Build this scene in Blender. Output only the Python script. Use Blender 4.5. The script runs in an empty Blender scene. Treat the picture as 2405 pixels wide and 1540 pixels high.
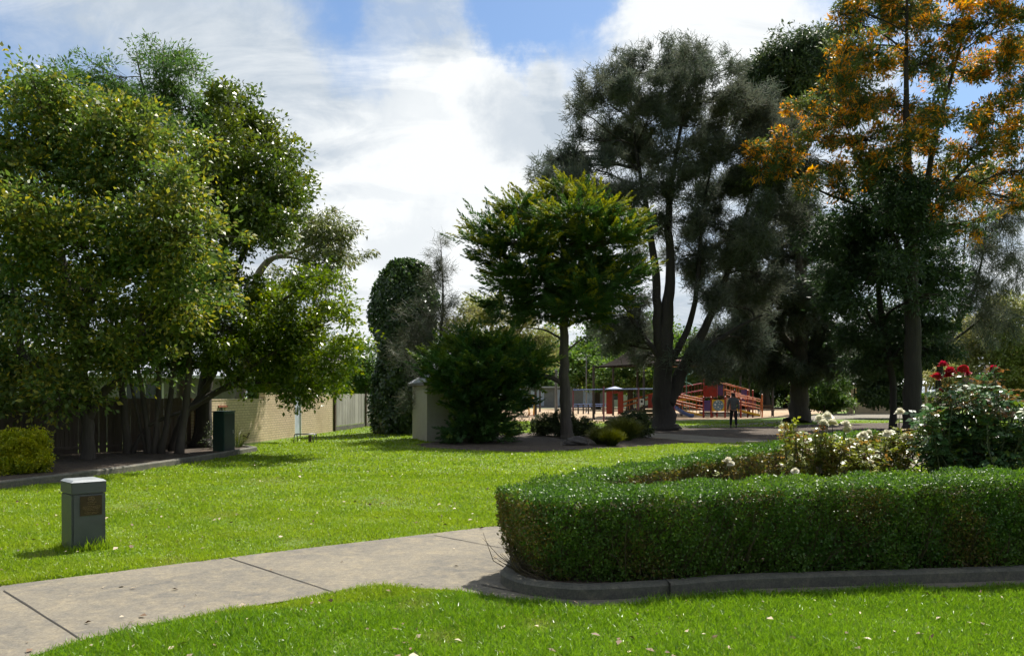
import bpy, bmesh, math, random
import numpy as np
from mathutils import Vector, Matrix

# ------------------------------------------------------------------ frame of the place
F, CX, YH, H = 1935.0, 1202.5, 925.0, 1.65          # lens and eye height used to measure the place
D2R = math.radians
sc = bpy.context.scene
COL = sc.collection

def W(x, y, d):
    return np.array([(x - CX) * d / F, d, H - (y - YH) * d / F])

def G(x, y, z=0.0):
    d = (H - z) * F / (y - YH)
    return ((x - CX) * d / F, d)

def rs(seed):
    return np.random.default_rng(seed)

def unit(a):
    return a / np.maximum(np.linalg.norm(a, axis=-1, keepdims=True), 1e-9)

# ------------------------------------------------------------------ materials
def newmat(name):
    m = bpy.data.materials.new(name)
    m.use_nodes = True
    nt = m.node_tree
    b = nt.nodes['Principled BSDF']
    return m, nt, b

def N(nt, kind, **kw):
    n = nt.nodes.new(kind)
    for k, v in kw.items():
        if k.startswith('_'):
            setattr(n, k[1:], v)
        else:
            n.inputs[k].default_value = v
    return n

def mixcol(nt, fac, a, b, blend='MIX'):
    n = nt.nodes.new('ShaderNodeMix')
    n.data_type = 'RGBA'
    n.blend_type = blend
    for sock, v in ((n.inputs[0], fac), (n.inputs[6], a), (n.inputs[7], b)):
        if hasattr(v, 'links') or isinstance(v, bpy.types.NodeSocket):
            nt.links.new(v, sock)
        elif isinstance(v, (tuple, list)):
            sock.default_value = (*v[:3], 1)
        else:
            sock.default_value = v
    return n.outputs[2]

def ramp(nt, sock, lo, hi):
    n = nt.nodes.new('ShaderNodeMapRange')
    nt.links.new(sock, n.inputs[0])
    n.inputs[1].default_value = lo
    n.inputs[2].default_value = hi
    return n.outputs[0]

def noise(nt, scale, detail=3, rough=.55, vec=None, dist=0.0):
    n = N(nt, 'ShaderNodeTexNoise', Scale=scale, Detail=detail, Roughness=rough, Distortion=dist)
    if vec is not None:
        nt.links.new(vec, n.inputs['Vector'])
    return n.outputs[0]

def objco(nt, scale=(1, 1, 1)):
    tc = nt.nodes.new('ShaderNodeTexCoord')
    mp = nt.nodes.new('ShaderNodeMapping')
    mp.inputs['Scale'].default_value = scale
    nt.links.new(tc.outputs['Object'], mp.inputs['Vector'])
    return mp.outputs['Vector']

def bump(nt, b, sock, strength=.4, dist=.02):
    n = N(nt, 'ShaderNodeBump', Strength=strength, Distance=dist)
    nt.links.new(sock, n.inputs['Height'])
    nt.links.new(n.outputs[0], b.inputs['Normal'])

def leafmat(name, c1, c2, tip=None, rough=.35, trans=.3, tcol=None, spec=.5, patch=1.2, var=.35):
    """leaf: two greens by clump noise, own value per leaf, tip colour on new growth, light passing through"""
    if not name.startswith(("grass", "leaf_hedge", "petal", "flower", "leaf_rose", "tussock")):
        c1, c2 = tuple(1.6 * a for a in c1), tuple(1.55 * a for a in c2)
        trans += .08; rough += .06
    m, nt, b = newmat(name)
    at = N(nt, 'ShaderNodeAttribute', _attribute_name='rnd')
    ti = N(nt, 'ShaderNodeAttribute', _attribute_name='tint')
    nz = ramp(nt, noise(nt, patch, 2, .5, objco(nt)), .35, .65)
    col = mixcol(nt, nz, c1, c2)
    if tip:
        col = mixcol(nt, ti.outputs['Fac'], col, tip)
    hs = N(nt, 'ShaderNodeHueSaturation', Saturation=1.0)
    nt.links.new(col, hs.inputs['Color'])
    v = N(nt, 'ShaderNodeMapRange')
    nt.links.new(at.outputs['Fac'], v.inputs[0])
    v.inputs[3].default_value = 1 - var
    v.inputs[4].default_value = 1 + var
    nt.links.new(v.outputs[0], hs.inputs['Value'])
    h = N(nt, 'ShaderNodeMapRange')
    nt.links.new(at.outputs['Fac'], h.inputs[0])
    h.inputs[3].default_value = .515
    h.inputs[4].default_value = .485
    nt.links.new(h.outputs[0], hs.inputs['Hue'])
    nt.links.new(hs.outputs[0], b.inputs['Base Color'])
    b.inputs['Roughness'].default_value = rough
    b.inputs['Specular IOR Level'].default_value = spec
    tr = N(nt, 'ShaderNodeBsdfTranslucent')
    if tcol:
        tm = mixcol(nt, .6, hs.outputs[0], tcol)
        nt.links.new(tm, tr.inputs['Color'])
    else:
        g = N(nt, 'ShaderNodeHueSaturation', Saturation=1.1, Value=1.5)
        nt.links.new(hs.outputs[0], g.inputs['Color'])
        nt.links.new(g.outputs[0], tr.inputs['Color'])
    mx = N(nt, 'ShaderNodeMixShader')
    mx.inputs[0].default_value = trans
    nt.links.new(b.outputs[0], mx.inputs[1])
    nt.links.new(tr.outputs[0], mx.inputs[2])
    nt.links.new(mx.outputs[0], nt.nodes['Material Output'].inputs['Surface'])
    return m

def barkmat(name, c1, c2, scale=6, stretch=.15, bs=.6):
    m, nt, b = newmat(name)
    v = objco(nt, (1, 1, stretch))
    n1 = noise(nt, scale, 6, .65, v)
    n2 = noise(nt, scale * .25, 3, .5, objco(nt))
    col = mixcol(nt, ramp(nt, n1, .35, .65), c1, c2)
    col = mixcol(nt, ramp(nt, n2, .3, .7), col, tuple(.6 * a for a in c1))
    nt.links.new(col, b.inputs['Base Color'])
    b.inputs['Roughness'].default_value = .9
    bump(nt, b, n1, bs, .04)
    return m

def paint(name, c, rough=.45, var=.15, metallic=0, scale=4, bumpy=0):
    """painted or weathered surface: colour with faint blotches and roughness variation"""
    m, nt, b = newmat(name)
    v = objco(nt)
    n1 = noise(nt, scale, 5, .6, v)
    col = mixcol(nt, ramp(nt, n1, .3, .7), tuple(a * (1 - var) for a in c), tuple(min(1, a * (1 + var)) for a in c))
    nt.links.new(col, b.inputs['Base Color'])
    r = N(nt, 'ShaderNodeMapRange')
    nt.links.new(n1, r.inputs[0])
    r.inputs[3].default_value = max(.05, rough - .12)
    r.inputs[4].default_value = min(1, rough + .12)
    nt.links.new(r.outputs[0], b.inputs['Roughness'])
    b.inputs['Metallic'].default_value = metallic
    if bumpy:
        bump(nt, b, noise(nt, scale * 12, 4, .6, v), bumpy, .01)
    return m

def groundmat(name, cols, scales, rough=.95, bs=.5, bscale=30):
    """layers of blotches, coarse to fine"""
    m, nt, b = newmat(name)
    v = objco(nt)
    col = mixcol(nt, ramp(nt, noise(nt, scales[0], 5, .6, v), .35, .65), cols[0], cols[1])
    for c, s in zip(cols[2:], scales[1:]):
        col = mixcol(nt, ramp(nt, noise(nt, s, 4, .65, v), .5, .75), col, c)
    nt.links.new(col, b.inputs['Base Color'])
    b.inputs['Roughness'].default_value = rough
    bump(nt, b, noise(nt, bscale, 5, .7, v), bs, .03)
    return m

# ------------------------------------------------------------------ mesh building
class MB:
    def __init__(s):
        s.v, s.f, s.m = [], [], []
    def add(s, vs, fs, mi=0):
        o = len(s.v)
        s.v += [tuple(float(c) for c in p) for p in vs]
        s.f += [tuple(i + o for i in q) for q in fs]
        s.m += [mi] * len(fs)
        return s
    def box(s, c, size, rz=0.0, mi=0, rx=0.0, taper=1.0):
        sx, sy, sz = (a / 2 for a in size)
        M = Matrix.Rotation(rz, 3, 'Z') @ Matrix.Rotation(rx, 3, 'X')
        vs = []
        for z, k in ((-sz, 1), (sz, taper)):
            for x, y in ((-sx, -sy), (sx, -sy), (sx, sy), (-sx, sy)):
                vs.append(M @ Vector((x * k, y * k, z)) + Vector(c))
        return s.add(vs, [(3, 2, 1, 0), (4, 5, 6, 7), (0, 1, 5, 4), (1, 2, 6, 5), (2, 3, 7, 6), (3, 0, 4, 7)], mi)
    def bar(s, p, q, w, h=None, mi=0):
        """rectangular bar from p to q"""
        p, q = Vector(p), Vector(q)
        d = (q - p).normalized()
        up = Vector((0, 0, 1)) if abs(d.z) < .95 else Vector((0, 1, 0))
        a = d.cross(up).normalized() * (w / 2)
        b_ = a.cross(d).normalized() * ((h or w) / 2)
        vs = [e + i * a + j * b_ for e in (p, q) for i, j in ((-1, -1), (1, -1), (1, 1), (-1, 1))]
        return s.add(vs, [(3, 2, 1, 0), (4, 5, 6, 7), (0, 1, 5, 4), (1, 2, 6, 5), (2, 3, 7, 6), (3, 0, 4, 7)], mi)
    def tube(s, pts, radii, n=8, mi=0, cap=True):
        pts = [Vector(p) for p in pts]
        if not hasattr(radii, '__len__'):
            radii = [radii] * len(pts)
        vs, fs = [], []
        ref = None
        for i, p in enumerate(pts):
            t = (pts[min(i + 1, len(pts) - 1)] - pts[max(i - 1, 0)]).normalized()
            if ref is None:
                ref = t.orthogonal().normalized()
            a = (ref - t * ref.dot(t))
            a = a.normalized() if a.length > 1e-5 else t.orthogonal().normalized()
            ref = a
            b_ = t.cross(a)
            for k in range(n):
                w = 2 * math.pi * k / n
                vs.append(p + (a * math.cos(w) + b_ * math.sin(w)) * radii[i])
        for i in range(len(pts) - 1):
            for k in range(n):
                k2 = (k + 1) % n
                fs.append((i * n + k, i * n + k2, (i + 1) * n + k2, (i + 1) * n + k))
        if cap:
            fs.append(tuple(reversed(range(n))))
            fs.append(tuple(range((len(pts) - 1) * n, len(pts) * n)))
        return s.add(vs, fs, mi)
    def lathe(s, prof, c=(0, 0, 0), n=20, mi=0):
        vs, fs = [], []
        for r, z in prof:
            for k in range(n):
                w = 2 * math.pi * k / n
                vs.append((c[0] + r * math.cos(w), c[1] + r * math.sin(w), c[2] + z))
        for i in range(len(prof) - 1):
            for k in range(n):
                k2 = (k + 1) % n
                fs.append((i * n + k, i * n + k2, (i + 1) * n + k2, (i + 1) * n + k))
        fs.append(tuple(reversed(range(n))))
        fs.append(tuple(range((len(prof) - 1) * n, len(prof) * n)))
        return s.add(vs, fs, mi)
    def poly(s, pts, z0, z1=None, mi=0):
        """flat polygon, or a prism when z1 is given"""
        n = len(pts)
        if z1 is None:
            return s.add([(p[0], p[1], z0) for p in pts], [tuple(range(n))], mi)
        vs = [(p[0], p[1], z0) for p in pts] + [(p[0], p[1], z1) for p in pts]
        fs = [tuple(range(n, 2 * n)), tuple(reversed(range(n)))]
        fs += [(i, (i + 1) % n, n + (i + 1) % n, n + i) for i in range(n)]
        return s.add(vs, fs, mi)
    def build(s, name, mats, parent=None, smooth=False, bevel=0, loc=None, rz=0):
        me = bpy.data.meshes.new(name)
        me.from_pydata(s.v, [], s.f)
        mats = mats if isinstance(mats, (list, tuple)) else [mats]
        for m in mats:
            me.materials.append(m)
        me.polygons.foreach_set('material_index', s.m)
        if smooth:
            me.polygons.foreach_set('use_smooth', [True] * len(s.f))
        bm = bmesh.new()
        bm.from_mesh(me)
        bmesh.ops.recalc_face_normals(bm, faces=bm.faces)
        if bevel:
            bmesh.ops.bevel(bm, geom=[e for e in bm.edges if len(e.link_faces) == 2 and e.calc_face_angle(0) > .6],
                            offset=bevel, segments=2, affect='EDGES', clamp_overlap=True)
        bm.to_mesh(me)
        bm.free()
        o = bpy.data.objects.new(name, me)
        COL.objects.link(o)
        if parent is not None:
            o.parent = parent
        if loc is not None:
            o.location = loc
        o.rotation_euler.z = rz
        return o

def quads(name, V, mats, parent=None, rnd=None, tint=None, matidx=None, smooth=False):
    """V: (n,4,3) array of separate quads -> one mesh object"""
    n = len(V)
    me = bpy.data.meshes.new(name)
    me.vertices.add(n * 4)
    me.vertices.foreach_set('co', V.reshape(-1).astype(np.float32))
    me.loops.add(n * 4)
    me.loops.foreach_set('vertex_index', np.arange(n * 4, dtype=np.int32))
    me.polygons.add(n)
    me.polygons.foreach_set('loop_start', np.arange(0, n * 4, 4, dtype=np.int32))
    me.polygons.foreach_set('loop_total', np.full(n, 4, dtype=np.int32))
    mats = mats if isinstance(mats, (list, tuple)) else [mats]
    for m in mats:
        me.materials.append(m)
    if matidx is not None:
        me.polygons.foreach_set('material_index', matidx.astype(np.int32))
    for nm, a in (('rnd', rnd), ('tint', tint)):
        if a is not None:
            at = me.attributes.new(nm, 'FLOAT', 'FACE')
            at.data.foreach_set('value', a.astype(np.float32))
    me.update(calc_edges=True)
    o = bpy.data.objects.new(name, me)
    COL.objects.link(o)
    if parent is not None:
        o.parent = parent
    return o

def tag(o, label=None, cat=None, group=None, kind=None):
    for k, v in (('label', label), ('category', cat), ('group', group), ('kind', kind)):
        if v:
            o[k] = v
    return o

def thing(name, loc, label, cat, group=None, rz=0):
    o = bpy.data.objects.new(name, None)
    COL.objects.link(o)
    o.location = loc
    o.rotation_euler.z = rz
    o.empty_display_size = .2
    return tag(o, label, cat, group)

def struct(o):
    o['kind'] = 'structure'
    return o

def copy_tree(o, parent=None):
    c = o.copy()
    COL.objects.link(c)
    c.parent = parent
    for ch in list(o.children):
        copy_tree(ch, c)
    return c

# ------------------------------------------------------------------ leaves
def diamonds(P, A, Nn, L, Wd, fold=.25):
    """leaf quads: P base points, A axis, Nn rough normal, L length, Wd width"""
    A = unit(A)
    S = unit(np.cross(Nn, A))
    N2 = np.cross(A, S)
    L = np.broadcast_to(np.asarray(L, float), (len(P),))[:, None]
    Wd = np.broadcast_to(np.asarray(Wd, float), (len(P),))[:, None]
    mid = P + A * L * .45
    up = N2 * Wd * fold
    return np.stack([P, mid + S * Wd / 2 + up, P + A * L, mid - S * Wd / 2 + up], 1)

def strips(P, A, L, Wd, rng, droop=0):
    A = unit(A)
    S = unit(np.cross(A, unit(rng.normal(size=P.shape))))
    L = np.broadcast_to(np.asarray(L, float), (len(P),))[:, None]
    Q = P + A * L
    Q[:, 2] -= droop * L[:, 0]
    w = S * Wd / 2
    return np.stack([P - w, P + w, Q + w * .35, Q - w * .35], 1)

def in_ball(rng, n, shell=2.2):
    d = unit(rng.normal(size=(n, 3)))
    return d * (rng.random((n, 1)) ** (1 / (shell + 1)))

def blob_clumps(blobs, d, rng, depth_jit, per_m2, bough=0):
    """blobs measured on the photograph (x, y, rx, ry[, depth offset]) -> clump centres, blob index, blob centres"""
    C, I, B, R = [], [], [], []
    for i, b in enumerate(blobs):
        x, y, rx, ry = b[:4]
        dd = d + (b[4] if len(b) > 4 else rng.uniform(-1, 1) * depth_jit)
        c = W(x, y, dd)
        r = np.array([rx * dd / F, .9 * max(rx, ry) * dd / F, ry * dd / F])
        area = 4 * math.pi * (r[0] * r[2] + r[0] * r[1] + r[1] * r[2]) / 3
        n = max(4, int(area * per_m2))
        if bough:                      # clumps gather into boughs with hollows between them
            k = max(5, n // 9)
            mc = in_ball(rng, k, 3.0) * r * .87
            br = bough * rng.uniform(.6, 1.35, k)
            w = rng.integers(0, k, n)
            p = mc[w] + in_ball(rng, n, 1.2) * br[w][:, None] * np.array([1, 1, .62]) + c
        else:
            p = in_ball(rng, n) * r + c
        C.append(p); I.append(np.full(n, i)); B.append(c); R.append(r)
    return np.concatenate(C), np.concatenate(I), np.array(B), np.array(R)

def curve_pts(p, q, n, rng, wob, sag=0):
    p, q = np.array(p, float), np.array(q, float)
    L = np.linalg.norm(q - p)
    out = []
    o = rng.normal(size=3) * wob * L
    o2 = rng.normal(size=3) * wob * L * .5
    for i in range(n + 1):
        t = i / n
        v = p + (q - p) * t + o * math.sin(math.pi * t) + o2 * math.sin(2 * math.pi * t)
        v[2] += sag * L * math.sin(math.pi * t)
        out.append(v)
    return out

def resample(pts, radii, n):
    pts = np.array(pts, float)
    t = np.linspace(0, len(pts) - 1, n)
    out = []
    for u in t:
        i = min(int(u), len(pts) - 2)
        f = u - i
        p0 = pts[max(i - 1, 0)]; p1 = pts[i]; p2 = pts[i + 1]; p3 = pts[min(i + 2, len(pts) - 1)]
        out.append(.5 * ((2 * p1) + (-p0 + p2) * f + (2 * p0 - 5 * p1 + 4 * p2 - p3) * f * f + (-p0 + 3 * p1 - 3 * p2 + p3) * f ** 3))
    return np.array(out), np.interp(t, np.arange(len(pts)), radii)

def make_tree(name, label, cat, d, stems, blobs, leafmats, bark, seed, style='broad', leaf=(.10, .05), per_clump=40,
              per_m2=1.6, clump_r=.38, jit=1.5, tip_frac=.2, group=None, base=None, droop=.2, twigs=True, limb_r=.05, up=.5, flowers=0, limbs=True,
              part='crown'):
    """stems: list of polylines [(x, y, radius_m[, depth offset]) ...] measured on the photograph"""
    rng = rs(seed)
    tr = MB()
    SP, SR = [], []
    for st in stems:
        pts = [W(s[0], s[1], d + (s[3] if len(s) > 3 else 0)) for s in st]
        rad = [s[2] for s in st]
        q, r = resample(pts, rad, max(6, 4 * len(pts)))
        q[1:-1] += rng.normal(size=(len(q) - 2, 3)) * (.10 * r[1:-1, None])
        if st is stems[0] or q[0][2] < .4:
            q[0][2] = -.05
            r[0] *= 1.35
            if len(r) > 2: r[1] *= 1.1
        tr.tube(q, r, 10)
        SP.append(q); SR.append(r)
    SPa, SRa = np.concatenate(SP), np.concatenate(SR)
    origin = np.array([SP[0][0][0], SP[0][0][1], 0.0]) if base is None else np.array(base)
    per_m2 *= {'broad': 2.3, 'needle': 1.5, 'spray': 1.9}[style]
    leaf = tuple(a * b for a, b in zip(leaf, {'broad': (.95, 1.05), 'needle': (1.1, 1.5), 'spray': (1.25, 1.6, 1)}[style]))
    C, I, B, R = blob_clumps(blobs, d, rng, jit, per_m2, 0 if style == 'spray' or clump_r < .2 else clump_r * 1.7)
    # limbs to every blob, thin branches to the clumps
    for k, c in enumerate(B):
        if not limbs: break
        dist = np.linalg.norm(SPa - c, axis=1) + 1.2 * np.maximum(0, SPa[:, 2] - c[2] + .2 * np.linalg.norm(SPa[:, :2] - c[:2], axis=1))
        j = int(np.argmin(dist))
        r0 = min(SRa[j] * .6, limb_r * (1 + .25 * np.linalg.norm(SPa[j] - c)))
        L = curve_pts(SPa[j], c, 7, rng, .05, .04)
        tr.tube(L, np.linspace(r0, r0 * .45, 8), 6, cap=False)
        if twigs:
            idx = np.where(I == k)[0]
            for q in idx[:: max(1, len(idx) // 22)]:
                s = L[rng.integers(3, 8)]
                tr.tube(curve_pts(s, C[q], 3, rng, .06), np.linspace(r0 * .35, .006, 4), 4, cap=False)
    # leaves
    nC = len(C)
    out_dir = unit((C - B[I]) / R[I] + np.array([0, 0, .15]))
    if style == 'broad': per_clump = int(per_clump * 1.4)
    ntot = nC * per_clump
    ci = np.repeat(np.arange(nC), per_clump)
    cs = clump_r * rng.uniform(.45, 1.6, nC)[ci]
    off = unit(rng.normal(size=(ntot, 3))) * (rng.random((ntot, 1)) ** .5) * cs[:, None]
    if style == 'broad':
        off[:, 2] *= .7
        P = C[ci] + off
        A = unit(off / cs[:, None] * .8 + rng.normal(size=(ntot, 3)) * .6 + out_dir[ci] * .5 - np.array([0, 0, droop]))
        Nn = unit(rng.normal(size=(ntot, 3)) * .7 + np.array([0, 0, up]) + out_dir[ci] * .4)
        ln = leaf[0] * rng.uniform(.5, 1.45, ntot)
        V = diamonds(P, A, Nn, ln, ln * leaf[1] / leaf[0] * rng.uniform(.75, 1.2, ntot))
        s = np.sum(off * out_dir[ci], 1) / cs
        tint = (rng.random(ntot) < tip_frac * np.clip(.5 + 1.2 * s, 0, 2)) * rng.uniform(.4, 1, ntot)
        clumpfac = rng.random(nC)[ci]
        tint *= (clumpfac < .7)
    elif style == 'needle':
        P = C[ci] + off * np.array([.8, .8, 1.0])
        A = unit(rng.normal(size=(ntot, 3)) * .55 + out_dir[ci] * .5 + np.array([0, 0, -droop]))
        V = strips(P, A, leaf[0] * rng.uniform(.6, 1.3, ntot), leaf[1], rng, .15)
        tint = (rng.random(ntot) < tip_frac) * rng.uniform(.3, 1, ntot)
    elif style == 'spray':
        # plumes that lift at the end: sprigs lie close along an axis and shorten towards its tip
        hf = np.clip((C[:, 2] - C[:, 2].min()) / max(.1, np.ptp(C[:, 2])), 0, 1)
        ax = unit(out_dir * np.array([1, 1, .15]) + rng.normal(size=(nC, 3)) * .22)
        ax[:, 2] += -.12 + .30 * hf
        ax = unit(ax)
        Ls = leaf[2] * rng.uniform(.55, 1.4, nC)
        t = np.tile(np.linspace(0, 1, per_clump), nC)
        rad = unit(np.cross(ax[ci], np.where(rng.random((ntot, 1)) < .5, 1.0, -1.0) * (np.array([0, 0, 1.0]) + rng.normal(size=(ntot, 3)) * .45)))
        lift = np.array([0, 0, 1.0]) * (.20 * t ** 2 * Ls[ci])[:, None]
        base_p = C[ci] + ax[ci] * (t * Ls[ci])[:, None] + lift + rad * (.10 * (1 - t) * Ls[ci])[:, None]
        A = unit(ax[ci] + rad * (.85 - .5 * t)[:, None] + np.array([0, 0, .08]) + rng.normal(size=(ntot, 3)) * .12)
        nrm = np.cross(A, rad)
        ln = leaf[0] * (1.2 - .5 * t) * rng.uniform(.7, 1.3, ntot)
        V = diamonds(base_p, A, unit(nrm + rng.normal(size=(ntot, 3)) * .5), ln, leaf[1] * rng.uniform(.8, 1.2, ntot))
        high = np.clip((C[:, 2] - C[:, 2].min()) / max(.1, np.ptp(C[:, 2])) * 1.3 - .35, 0, 1)[ci]  # more yellow tips higher up: sunlit crown top painted into the leaf colour
        tint = np.clip((t - .1) * 1.2, 0, 1) * (rng.random(nC)[ci] < tip_frac + high * .75) * rng.uniform(.6, 1, ntot)
    V = V - origin
    rnd = np.clip(rng.normal(.5, .22, ntot) + (rng.random(nC)[ci] - .5) * .3, 0, 1)
    mi = None
    if flowers:
        mi = ((rng.random(nC)[ci] < flowers) & (rng.random(ntot) < .8) & (np.sum(off * out_dir[ci], 1) > -.3 * cs)).astype(int)
    root = thing(name, tuple(origin), label, cat, group)
    tr.v = [tuple(np.array(v) - origin) for v in tr.v]
    tr.build('trunk', bark, root, smooth=True)
    quads(part, V, leafmats, root, rnd, tint, mi)
    return root

# ================================================================== SETTING
SUN_AZ, SUN_EL = D2R(31), D2R(55)        # azimuth to the right of the view axis (+Y)

M_ground = groundmat('lawn_soil', [(.09, .16, .013), (.13, .20, .016), (.14, .15, .04)], [.35, 2.5], bs=.8, bscale=22)
M_conc = None
def concrete(name, base, dark, stain):
    m, nt, b = newmat(name)
    v = objco(nt)
    n1 = noise(nt, .9, 6, .65, v, .4)
    n2 = noise(nt, 5, 6, .7, v, .3)
    n3 = noise(nt, 60, 3, .7, v)
    col = mixcol(nt, ramp(nt, n1, .35, .68), base, dark)
    col = mixcol(nt, ramp(nt, n2, .45, .75), col, stain)
    n4 = noise(nt, 16, 6, .7, v, .5)
    col = mixcol(nt, 1.0, col, mixcol(nt, ramp(nt, n4, .35, .65), (.80, .80, .82), (1.14, 1.12, 1.06)), 'MULTIPLY')
    sp = mixcol(nt, ramp(nt, n3, .3, .7), (.70, .70, .70), (1.18, 1.18, 1.18))
    col = mixcol(nt, 1.0, col, sp, 'MULTIPLY')
    nt.links.new(col, b.inputs['Base Color'])
    b.inputs['Roughness'].default_value = .9
    bump(nt, b, n3, .35, .004)
    return m
M_conc = concrete('concrete', (.21, .185, .14), (.12, .112, .098), (.26, .22, .15))
M_kerb = concrete('kerb_concrete', (.135, .13, .105), (.08, .08, .068), (.19, .17, .13))
M_joint = paint('joint_dirt', (.035, .03, .025), .95)
M_soil = groundmat('garden_soil', [(.055, .038, .026), (.09, .062, .042), (.17, .12, .085)], [1.2, 9], bs=1, bscale=26)
M_litter = groundmat('leaf_litter', [(.045, .032, .022), (.070, .050, .034), (.14, .10, .065)], [.6, 6], bs=1, bscale=20)
M_bark_mulch = groundmat('bark_mulch', [(.36, .25, .15), (.45, .33, .21), (.25, .17, .11)], [.7, 6], bs=.8, bscale=18)

MB().poly([(-300, -60), (300, -60), (300, 420), (-300, 420)], 0).build('ground', M_ground)
struct(bpy.data.objects['ground'])

# concrete path past the rose bed, with the narrow strip in front of its kerb
path_far = [(-9, 3.9), G(0, 1378), G(300, 1341), G(600, 1303), G(900, 1268), G(1175, 1235), (1.6, 12.1), (3.4, 14.4), (6.0, 17.7), (12, 25)]
path_near_back = [(13, 23.5), (7.2, 16.2), (4.6, 13.0), (3.2, 11.4), (1.5, 9.4), (.4, 8.0)]
path_strip = [(.7, 7.2), (2.5, 7.4), (9.5, 8.1), (9.5, 7.55), G(2405, 1376), G(2000, 1391), G(1742, 1397), G(1620, 1409), G(1478, 1423), G(1369, 1426), G(1233, 1418),
              G(1124, 1397), G(1060, 1388), G(980, 1384), G(850, 1385), G(780, 1396), G(600, 1425), G(400, 1461), G(190, 1507), G(90, 1540), (-3.2, 4.4), (-5, 3.2), (-9, .9)]
PATH = path_far + path_near_back + path_strip
struct(MB().poly(PATH, .012).build('path', M_conc))
jb = MB()
def jointline(a, b, w=.013):
    a, b = np.array(a), np.array(b)
    s = np.array([-(b - a)[1], (b - a)[0]]); s = s / np.linalg.norm(s) * w / 2
    pts = []
    n = 8
    for t in np.linspace(0, 1, n):
        pts.append(a + (b - a) * t)
    k = rs(3)
    l = [p + s * k.uniform(.5, 1.6) for p in pts]; r = [p - s * k.uniform(.5, 1.6) for p in reversed(pts)]
    jb.poly([tuple(p) for p in l + r], .0165)
jointline(G(10, 1390), G(190, 1505)); jointline(G(540, 1313), G(785, 1394)); jointline(G(1020, 1259), G(1215, 1296)); jointline(G(1130, 1376), G(1236, 1398))
struct(jb.build('path_joints', M_joint))

# rose bed: kerb, soil
KERB, _ = resample([(9.5, 8.05, 0), (4.5, 7.26, 0), (2.9, 7.04, 0), (1.93, 6.91, 0), (1.277, 6.70, 0), (.656, 6.56, 0), (.38, 6.6, 0), (.09, 6.76, 0), (-.09, 7.1, 0), (-.06, 7.45, 0),
                    (.12, 8.15, 0), (1.15, 9.72, 0), (2.8, 11.68, 0), (4.05, 13.15, 0), (6.7, 16.4, 0)], [0] * 15, 120)
def kerb_mesh(line, w, h, z0=0.0, inward=1.0):
    line = np.array(line)[:, :2]
    t = np.gradient(line, axis=0); t = t / np.linalg.norm(t, axis=1, keepdims=True)
    nrm = np.stack([t[:, 1], -t[:, 0]], 1) * inward
    mb = MB()
    prof = [(0, -.02), (0, h * .8), (.03, h * .97), (.06, h), (w - .03, h), (w, h - .02), (w, -.02)]
    k = len(prof); vs = []; fs = []
    for p, n in zip(line, nrm):
        for a, z in prof:
            q = p + n * a
            vs.append((q[0], q[1], z0 + z))
    for i in range(len(line) - 1):
        for j in range(k - 1):
            fs.append((i * k + j, i * k + j + 1, (i + 1) * k + j + 1, (i + 1) * k + j))
    fs += [tuple(range(k)), tuple(range((len(line) - 1) * k, len(line) * k))]
    return mb.add(vs, fs)
kb = kerb_mesh(KERB, .15, .118)
struct(kb.build('kerb', M_kerb, smooth=False))
kj = MB()
for x, y in ((1573, 1404), (2260, 1366)):
    p = G(x, y)
    kj.box((p[0], p[1] + .076, .059), (.006, .156, .122), .06)
struct(kj.build('kerb_joints', M_joint))
BED = [tuple(p[:2]) for p in KERB[4:-2]]
cen = np.array([3.2, 9.2])
struct(MB().poly([tuple(np.array(p) + (cen - np.array(p)) / np.linalg.norm(cen - np.array(p)) * .1) for p in BED], .09).build('garden_bed', M_soil))

# bed along the side boundary, with its low concrete edge
EDGE_PX = [(-420, 1205), (-160, 1172), (0, 1150), (149, 1131), (300, 1110), (451, 1087), (530, 1073), (604, 1060)]
EDGE = [G(x, y) for x, y in EDGE_PX]
e2, _ = resample([(p[0], p[1], 0) for p in EDGE], [0] * len(EDGE), 40)
struct(kerb_mesh(e2, .12, .15, inward=-1.0).build('bed_edging', M_kerb))
e3, _ = resample([(EDGE[-1][0] - .02, EDGE[-1][1] + .06, 0), (EDGE[-1][0] - .7, EDGE[-1][1] + .9, 0), (-9.0, 25.6, 0)], [0] * 3, 10)
struct(kerb_mesh(e3, .12, .15, inward=-1.0).build('bed_edging_return', M_kerb))
struct(MB().poly([(p[0] - .1, p[1]) for p in EDGE] + [(-9.2, 25.6), (-9.4, 24), (-17.5, 14.2)], .10).build('side_bed', M_litter))

# dirt and litter under the middle trees
def gp(*px):
    return [G(x, y) for x, y in px]
struct(MB().poly(gp((975, 1043), (1100, 1028), (1240, 1016), (1400, 1011), (1540, 1005), (1700, 1003), (1840, 1000), (1960, 994), (2150, 992), (2300, 1008), (2200, 1016), (2050, 1014), (1900, 1030),
                    (1720, 1041), (1600, 1042), (1500, 1049), (1380, 1056), (1240, 1062), (1100, 1058), (1000, 1051)), .006).build('dirt', M_litter))
struct(MB().poly(gp((1495, 1024), (1560, 1030), (1640, 1038), (1730, 1047), (1900, 1057), (2100, 1066), (2100, 1056), (1950, 1042), (1860, 1036), (1700, 1027), (1600, 1020), (1500, 1016)), .011).build('footpath', M_conc))
struct(MB().poly(gp((1380, 1006), (1480, 1004), (1584, 1003.5), (1700, 1001.5), (1838, 996), (1900, 990), (2000, 981), (2000, 973), (1900, 982), (1838, 988.5), (1720, 996), (1584, 1001.5), (1480, 1002), (1380, 1004)), .016).build('play_path', M_conc))
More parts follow.
